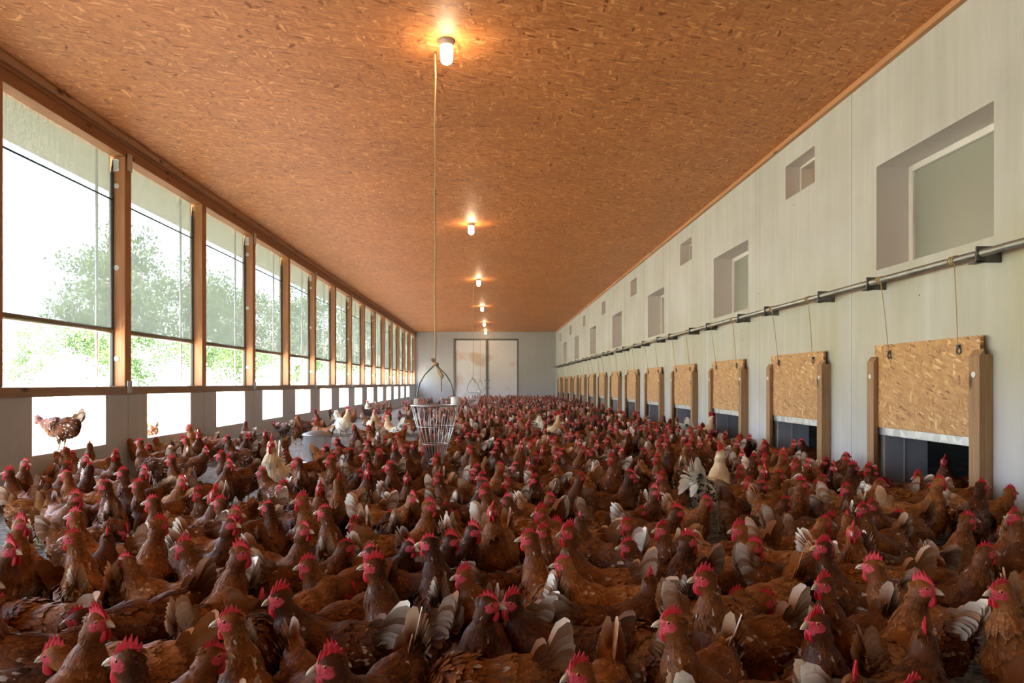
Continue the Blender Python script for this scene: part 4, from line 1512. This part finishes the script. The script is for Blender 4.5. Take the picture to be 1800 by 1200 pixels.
birds = []            # each: proto, x, y, yaw, scale, z, locked
def ray(px, py, z):
    Y = FPX * (CAM_H - z) / (py - VPY)
    return (px - VPX) / FPX * Y, Y
def add_bird(pi, x, y, yaw, sc=1.0, z=0.0, listed=True, kind='hen', fixed=False):
    birds.append(dict(p=pi, x=x, y=y, yaw=yaw, s=sc, z=z, listed=listed, kind=kind, fixed=fixed))
def add_head(px, py, face, pose, z0=0.0, fixed=False, jitter=14):
    sc = frnd.uniform(.95, 1.05)
    pi = frnd.choices(BY[pose], [.35 if protos[i][2] == 0 else 1.0 for i in BY[pose]])[0]
    hy = FACE[face] + frnd.uniform(-jitter, jitter)
    if face == 'R': hy -= 12
    if face == 'L': hy += 12
    yaw = hy - protos[pi][2]
    hz = HZ[pose] * sc + z0
    X, Y = ray(px, py, hz)
    h = protos[pi][3] * sc
    c, s_ = math.cos(R(yaw)), math.sin(R(yaw))
    add_bird(pi, X - (h.x * c - h.y * s_), Y - (h.x * s_ + h.y * c), yaw, sc, z0, fixed=fixed)
for key, (ox, oy, txt) in TILES.items():
    for row in txt.split(';'):
        a = row.split()
        add_head(ox + float(a[0]) / 4, oy + float(a[1]) / 4, a[2], a[3])
for key, txt in TAILS.items():
    ox, oy, _ = TILES[key]
    for row in txt.split(';'):
        a = row.split()
        pi = frnd.choice(BY['l'] + BY['m'] + BY['p'])
        sc = frnd.uniform(.95, 1.05)
        X, Y = ray(ox + float(a[0]) / 4, oy + float(a[1]) / 4, .345 * sc)
        yaw = FACE[a[2]] + frnd.uniform(-25, 25)
        add_bird(pi, X + .195 * sc * math.cos(R(yaw)), Y + .195 * sc * math.sin(R(yaw)), yaw, sc)
# the hen walking along the first opening's ledge, and one looking in from outside
lx, ly = XL - .075, 6.30
birds.append(dict(p=BY['l'][0], x=XL - .06, y=6.42, yaw=-172, s=1.0, z=.37, listed=True, kind='hen', fixed=True))
birds[-1]['ledge'] = True
birds.append(dict(p=BY['m'][0], x=XL - .55, y=9.0, yaw=150, s=1.0, z=.16, listed=True, kind='hen', fixed=True, out=True))
birds.append(dict(p=BY['t'][1], x=3.45, y=5.05, yaw=170, s=1.0, z=0, listed=True, kind='hen', fixed=True))
birds.append(dict(p=BY['m'][1], x=3.75, y=4.75, yaw=200, s=1.0, z=0, listed=True, kind='hen', fixed=True))
birds.append(dict(p=BY['m'][2], x=3.42, y=7.25, yaw=190, s=1.0, z=0, listed=True, kind='hen', fixed=True))

# cream cockerels
rspec = [(0, 0, 55, 1.75), (45, 1, 50, 1.6), (0, 2, 60, 1.7)]
rprot = []
for i, (y, sd, tl, cmb) in enumerate(rspec):
    o = make_bird('rooster', M_ROO, 1.24, pose='tall', yaw=y, tail=tl, seed=30 + sd, kind='rooster', comb=cmb, fat=.98)
    rprot.append((o, 'tall', y, Vector(o['head'])))
ROO = [  # head pixel, way faced, label
 (556 - 80, 781, 'F', 'big cream cockerel facing the camera, nearest left of the drum feeder'),
 (612.5, 721, 'R', 'cream cockerel with white tail and black wing patch, standing in profile behind the drum feeder'),
 (646, 704.5, 'F', 'white cockerel farthest down the barn, upright beside the concrete plinth'),
 (658.5, 722, 'F', 'white cockerel with buff neck facing the camera on the bare grey litter'),
 (679, 732, 'L', 'cream cockerel with a big red comb in profile, between plank and wire basket'),
 (1252, 734, 'R', 'buff cockerel raising its head just before the third pop hatch'),
 (1268, 797, 'BR', 'big cream cockerel with a huge red comb among brown hens before the hatches'),
 (983, 732, 'R', 'cream cockerel standing in the middle of the far crowd before the grey doors'),
]
for i, (px, py, fc, lab) in enumerate(ROO):
    k = i % 3
    hz = rprot[k][3].z
    sc = .97
    X, Y = ray(px, py, hz * sc)
    yaw = FACE[fc] - rprot[k][2] + (10 if fc == 'F' else 0)
    h = rprot[k][3] * sc
    c, s_ = math.cos(R(yaw)), math.sin(R(yaw))
    birds.append(dict(p=k, x=X - (h.x * c - h.y * s_), y=Y - (h.x * s_ + h.y * c), yaw=yaw, s=sc, z=0, listed=True, kind='rooster', fixed=True, label=lab))

OBST = [(-2.16, 8.4, .25)]
def circles(b):
    k = b['s'] * (1.2 if b['kind'] == 'rooster' else 1)
    c, s_ = math.cos(R(b['yaw'])), math.sin(R(b['yaw']))
    return [(b['x'] + o * k * c, b['y'] + o * k * s_, r * k) for o, r in ((.055, .086), (-.075, .076), (-.165, .045))]
def relax(bs, iters, gain=.5, tight=.92):
    for it in range(iters):
        cs = np.array([circles(b) for b in bs])                   # n, 2, 3
        n = len(bs)
        P = cs.reshape(-1, 3)
        own = np.repeat(np.arange(n), 3)
        D = P[:, None, :2] - P[None, :, :2]
        d = np.sqrt((D ** 2).sum(-1)) + 1e-6
        lim = (P[:, None, 2] + P[None, :, 2]) * tight
        ov = np.where(own[:, None] == own[None], 0, np.maximum(lim - d, 0))
        zz = np.array([b['z'] for b in bs])
        push = (D / d[..., None] * ov[..., None]).sum(1) * gain
        mv = np.zeros((n, 2)); np.add.at(mv, own, push)
        for i, b in enumerate(bs):
            if b['fixed']: continue
            m_ = mv[i]
            L = math.hypot(*m_)
            if L > .05: m_ = m_ * .05 / L
            b['x'] += m_[0]; b['y'] += m_[1]
            for ox, oy, r in OBST:
                dx, dy = b['x'] - ox, b['y'] - oy
                q = math.hypot(dx, dy)
                if q < r + .13:
                    b['x'] += dx / q * (r + .13 - q) * .5; b['y'] += dy / q * (r + .13 - q) * .5
            for cx, cy_, r in circles(b):
                if cx - r < XL + .03: b['x'] += XL + .03 - cx + r
                if cx + r > XR - .10: b['x'] -= cx + r - (XR - .10)
relax(birds, 60, .45, .96)

# fill the crowd between the birds one can read in the photo
FREE = lambda x, y: (y > 9.3 and x < -1.35 + .0 * y) or (8.6 < y < 9.3 and x < -2.6)
def try_fill(n, gen, tight, out, limit=40000):
    cs = [c for b in birds for c in circles(b)]
    grid = {}
    for c in cs: grid.setdefault((int(c[0] // .3), int(c[1] // .3)), []).append(c)
    made = 0
    for _ in range(limit):
        if made >= n: break
        b = gen()
        ok = True
        for c in circles(b):
            if not (XL + .12 < c[0] < XR - .17): ok = False; break
            for i in (-1, 0, 1):
                for j in (-1, 0, 1):
                    for q in grid.get((int(c[0] // .3) + i, int(c[1] // .3) + j), ()):
                        if math.hypot(q[0] - c[0], q[1] - c[1]) < (q[2] + c[2]) * tight: ok = False; break
                    if not ok: break
                if not ok: break
            if not ok: break
        if not ok: continue
        for ox, oy, r in OBST:
            if math.hypot(b['x'] - ox, b['y'] - oy) < r + .16: ok = False
        if FREE(b['x'], b['y']): ok = False
        if not ok: continue
        out.append(b)
        for c in circles(b): grid.setdefault((int(c[0] // .3), int(c[1] // .3)), []).append(c)
        made += 1
    return made
def gen_near():
    y = 1.75 + 6.6 * frnd.random() ** .9
    half = 900 / FPX * y
    x = frnd.uniform(max(XL + .15, -half - .15), min(XR - .2, half * 1.05 + .15))
    pose = frnd.choices('lmtbp', (2.0, 3.4, 2.6, 1.0, .6))[0]
    return dict(p=frnd.choice(BY[pose]), x=x, y=y, yaw=frnd.uniform(-180, 180), s=frnd.uniform(.93, 1.05), z=0, listed=False, kind='hen', fixed=False)
NEAR_MAX = 8.9
extra = []
n_hens = sum(b['kind'] == 'hen' for b in birds)
try_fill(max(0, 318 - n_hens), gen_near, .84, extra)
birds += extra
relax(birds, 70, .4, 1.0)
# ones the fill left over the limit of about 300: the farthest listed ones join the far flock
far_join = []
hens = sorted([b for b in birds if b['kind'] == 'hen'], key=lambda b: b['y'])
HEN_MAX = 308
if len(hens) > HEN_MAX:
    drop = [b for b in hens[HEN_MAX:] if b['x'] > -1.2 and not b['fixed']]
    far_join = drop
    ids = {id(b) for b in drop}
    birds = [b for b in birds if id(b) not in ids]

# ---- the rest of the crowd down the barn, too many and too small to tell apart: one object
def gen_far():
    y = 7.6 + 27.3 * frnd.random()
    x = frnd.uniform(-1.25, XR - .2)
    if y > 13 and frnd.random() < .05: x = frnd.uniform(-3.4, -1.2)
    pose = frnd.choices('tmlb', (4, 3, 2, .7))[0]
    return dict(p=frnd.choice(BY[pose]), x=x, y=y, yaw=frnd.uniform(-180, 180), s=frnd.uniform(.93, 1.05), z=0, listed=False, kind='hen', fixed=False)
_F = FREE
FREE = lambda x, y: (y < 13 and x < -1.0) or (y > 32 and x < -.8 and frnd.random() < .7)
far = []
try_fill(620, gen_far, .80, far, 60000)
far += far_join
lows = []
for j, (ps, yw, tl) in enumerate((('tall', 0, 44), ('tall', 45, 50), ('mid', 0, 40), ('mid', -45, 30), ('low', 0, 46), ('bent', 0, 48))):
    mb, cb, wats, bk, eyes, HC = hen_geometry(pose=ps, yaw=yw, tail=tl, seed=60 + j, res=.0135, hres=.0072, feathers=.06, comb=.85)
    def pack(mbs):
        V = np.concatenate([v for m_ in mbs for v in m_.v]); F, off, C = [], 0, []
        for m_ in mbs:
            F += [[i + off for i in f] for f in m_.f]; off += m_.n
            C += m_.c
        return V, F, np.concatenate(C)
    lows.append((ps[0], pack([mb]), pack([cb] + wats), pack([bk])))
fm = bpy.data.meshes.new('hen_flock')
Vs, idx, starts, totals, mats_, cols, tones = [], [], [], [], [], [], []
nv = nl = 0
for b in far:
    pose = SPEC[b['p']][0][0]
    cand = [l for l in lows if l[0] == pose] or lows
    l = frnd.choice(cand)
    c, s_ = math.cos(R(b['yaw'])), math.sin(R(b['yaw']))
    RM = np.array(((c, -s_, 0), (s_, c, 0), (0, 0, 1))) * b['s']
    tone = frnd.random()
    for mi, (V, F, C) in enumerate(l[1:]):
        Vs.append(V @ RM.T + np.array((b['x'], b['y'], b['z'])))
        for f in F:
            starts.append(nl); totals.append(len(f)); idx.extend(i + nv for i in f); nl += len(f)
        mats_ += [mi] * len(F)
        cols.append(C); tones.append(np.full(len(V), tone))
        nv += len(V)
V = np.concatenate(Vs)
fm.vertices.add(nv); fm.vertices.foreach_set('co', V.astype(np.float32).ravel())
fm.loops.add(nl); fm.loops.foreach_set('vertex_index', np.array(idx, np.int32))
fm.polygons.add(len(starts)); fm.polygons.foreach_set('loop_start', np.array(starts, np.int32))
for mt in (M_HEN, M_COMB, M_BEAK): fm.materials.append(mt)
fm.polygons.foreach_set('material_index', np.array(mats_, np.int32))
fm.polygons.foreach_set('use_smooth', np.ones(len(starts), bool))
fm.attributes.new('mask', 'FLOAT_COLOR', 'POINT').data.foreach_set('color', np.concatenate(cols).astype(np.float32).ravel())
fm.attributes.new('tone', 'FLOAT', 'POINT').data.foreach_set('value', np.concatenate(tones).astype(np.float32))
fm.update(calc_edges=True); fm.validate()
fo = bpy.data.objects.new('hen_flock', fm)
COL.objects.link(fo)
tag(fo, 'dense far crowd of brown hens filling the litter down to the grey doors', 'hens', kind='stuff')

# ---- link the individuals
used = set()
rused = set()
placed = []
for b in birds:
    if b['kind'] == 'hen':
        src = protos[b['p']][0]
        o = src if b['p'] not in used else copy_tree(src)
        used.add(b['p'])
    else:
        src = rprot[b['p']][0]
        o = src if b['p'] not in rused else copy_tree(src)
        rused.add(b['p'])
    o.location = (b['x'], b['y'], b['z'])
    o.rotation_euler = (0, 0, R(b['yaw']))
    o.scale = (b['s'],) * 3
    b['o'] = o
    placed.append(b)
for i, q in enumerate(protos):                                    # a pose no bird took
    if i not in used:
        for ch in list(q[0].children): bpy.data.objects.remove(ch)
        bpy.data.objects.remove(q[0])

# ---- one label each: look, pose, way it faces, and which of such birds from a thing one can find
def project(x, y, z): return VPX + FPX * x / y, VPY - FPX * (z - CAM_H) / y
MARKS = [('the drum feeder', 557, 775), ('the wire basket', 765, 750), ('the first pop hatch', 1630, 770), ('the second pop hatch', 1410, 745), ('the third pop hatch', 1282, 735),
         ('the huge-combed cream cockerel', 1262, 830), ('the cockerel facing the camera', 475, 800), ('the first window ledge', 120, 790), ('the second window opening', 300, 760),
         ('the bottom left corner', 40, 1170), ('the bottom right corner', 1760, 1170), ('the middle of the bottom edge', 900, 1180), ('the left edge', 20, 930), ('the right edge', 1780, 930),
         ('the middle of the crowd', 800, 930), ('the grey plank', 600, 760), ('the space under the basket', 780, 850)]
DIRW = ['facing right', 'angled away right', 'facing away', 'angled away left', 'facing left', 'angled left', 'facing the camera', 'angled right']
POSEW = {'t': 'upright', 'm': 'half upright', 'l': 'low-headed', 'b': 'bending', 'p': 'pecking'}
classes = {}
for b in placed:
    o = b['o']
    if b['kind'] == 'rooster':
        tag(o, b['label'], 'rooster', 'cream cockerels')
        continue
    pr = protos[b['p']]
    hw = pr[3] * b['s']
    c, s_ = math.cos(R(b['yaw'])), math.sin(R(b['yaw']))
    hx, hy, hz = b['x'] + hw.x * c - hw.y * s_, b['y'] + hw.x * s_ + hw.y * c, b['z'] + hw.z
    b['px'] = project(hx, max(hy, .5), hz)
    # direction as the camera sees it: relative to the line of sight
    los = math.degrees(math.atan2(hx, hy))
    d = int(round(((b['yaw'] + pr[2] + los) % 360) / 45)) % 8
    mk = min(range(len(MARKS)), key=lambda i: math.hypot(MARKS[i][1] - b['px'][0], (MARKS[i][2] - b['px'][1]) * 1.6))
    b['cls'] = (pr[1][0], d, mk)
    classes.setdefault(b['cls'], []).append(b)
for (ps, d, mk), v in classes.items():
    v.sort(key=lambda b: math.hypot(MARKS[mk][1] - b['px'][0], MARKS[mk][2] - b['px'][1]))
    for i, b in enumerate(v):
        if b.get('ledge'):
            lab = 'brown hen walking along the ledge of the first window opening'
        elif b.get('out'):
            lab = 'pale hen outside, seen through the second window opening'
        else:
            rank = ('nearest such' if i == 0 else ordn(i) + ' nearest such') if len(v) > 1 else 'only one'
            lab = '%s brown hen %s, %s to %s' % (POSEW[ps], DIRW[d], rank, MARKS[mk][0]) if len(v) > 1 else '%s brown hen %s, by %s' % (POSEW[ps], DIRW[d], MARKS[mk][0])
        tag(b['o'], lab, 'hen', 'brown hens on the litter')
for o in list(S.objects):
    if 'head' in o: del o['head']

# ---- dust in the air of the far half of the barn
hm = bpy.data.materials.new('barn dust')
hm.use_nodes = True
hn = hm.node_tree
hn.nodes.remove(hn.nodes['Principled BSDF'])
hv = hn.nodes.new('ShaderNodeVolumeScatter')
hv.inputs['Color'].default_value = (.92, .90, .88, 1)
hv.inputs['Density'].default_value = 0.0045
hv.inputs['Anisotropy'].default_value = 0.3
hn.links.new(hv.outputs[0], hn.nodes['Material Output'].inputs['Volume'])
b = MB(); b.box(XL + .06, 9.0, .02, XR - .06, YB - .06, ZC - .2)
tag(b.build('dust_haze', hm), 'thin dusty haze hanging in the far half of the barn', 'haze', kind='stuff')
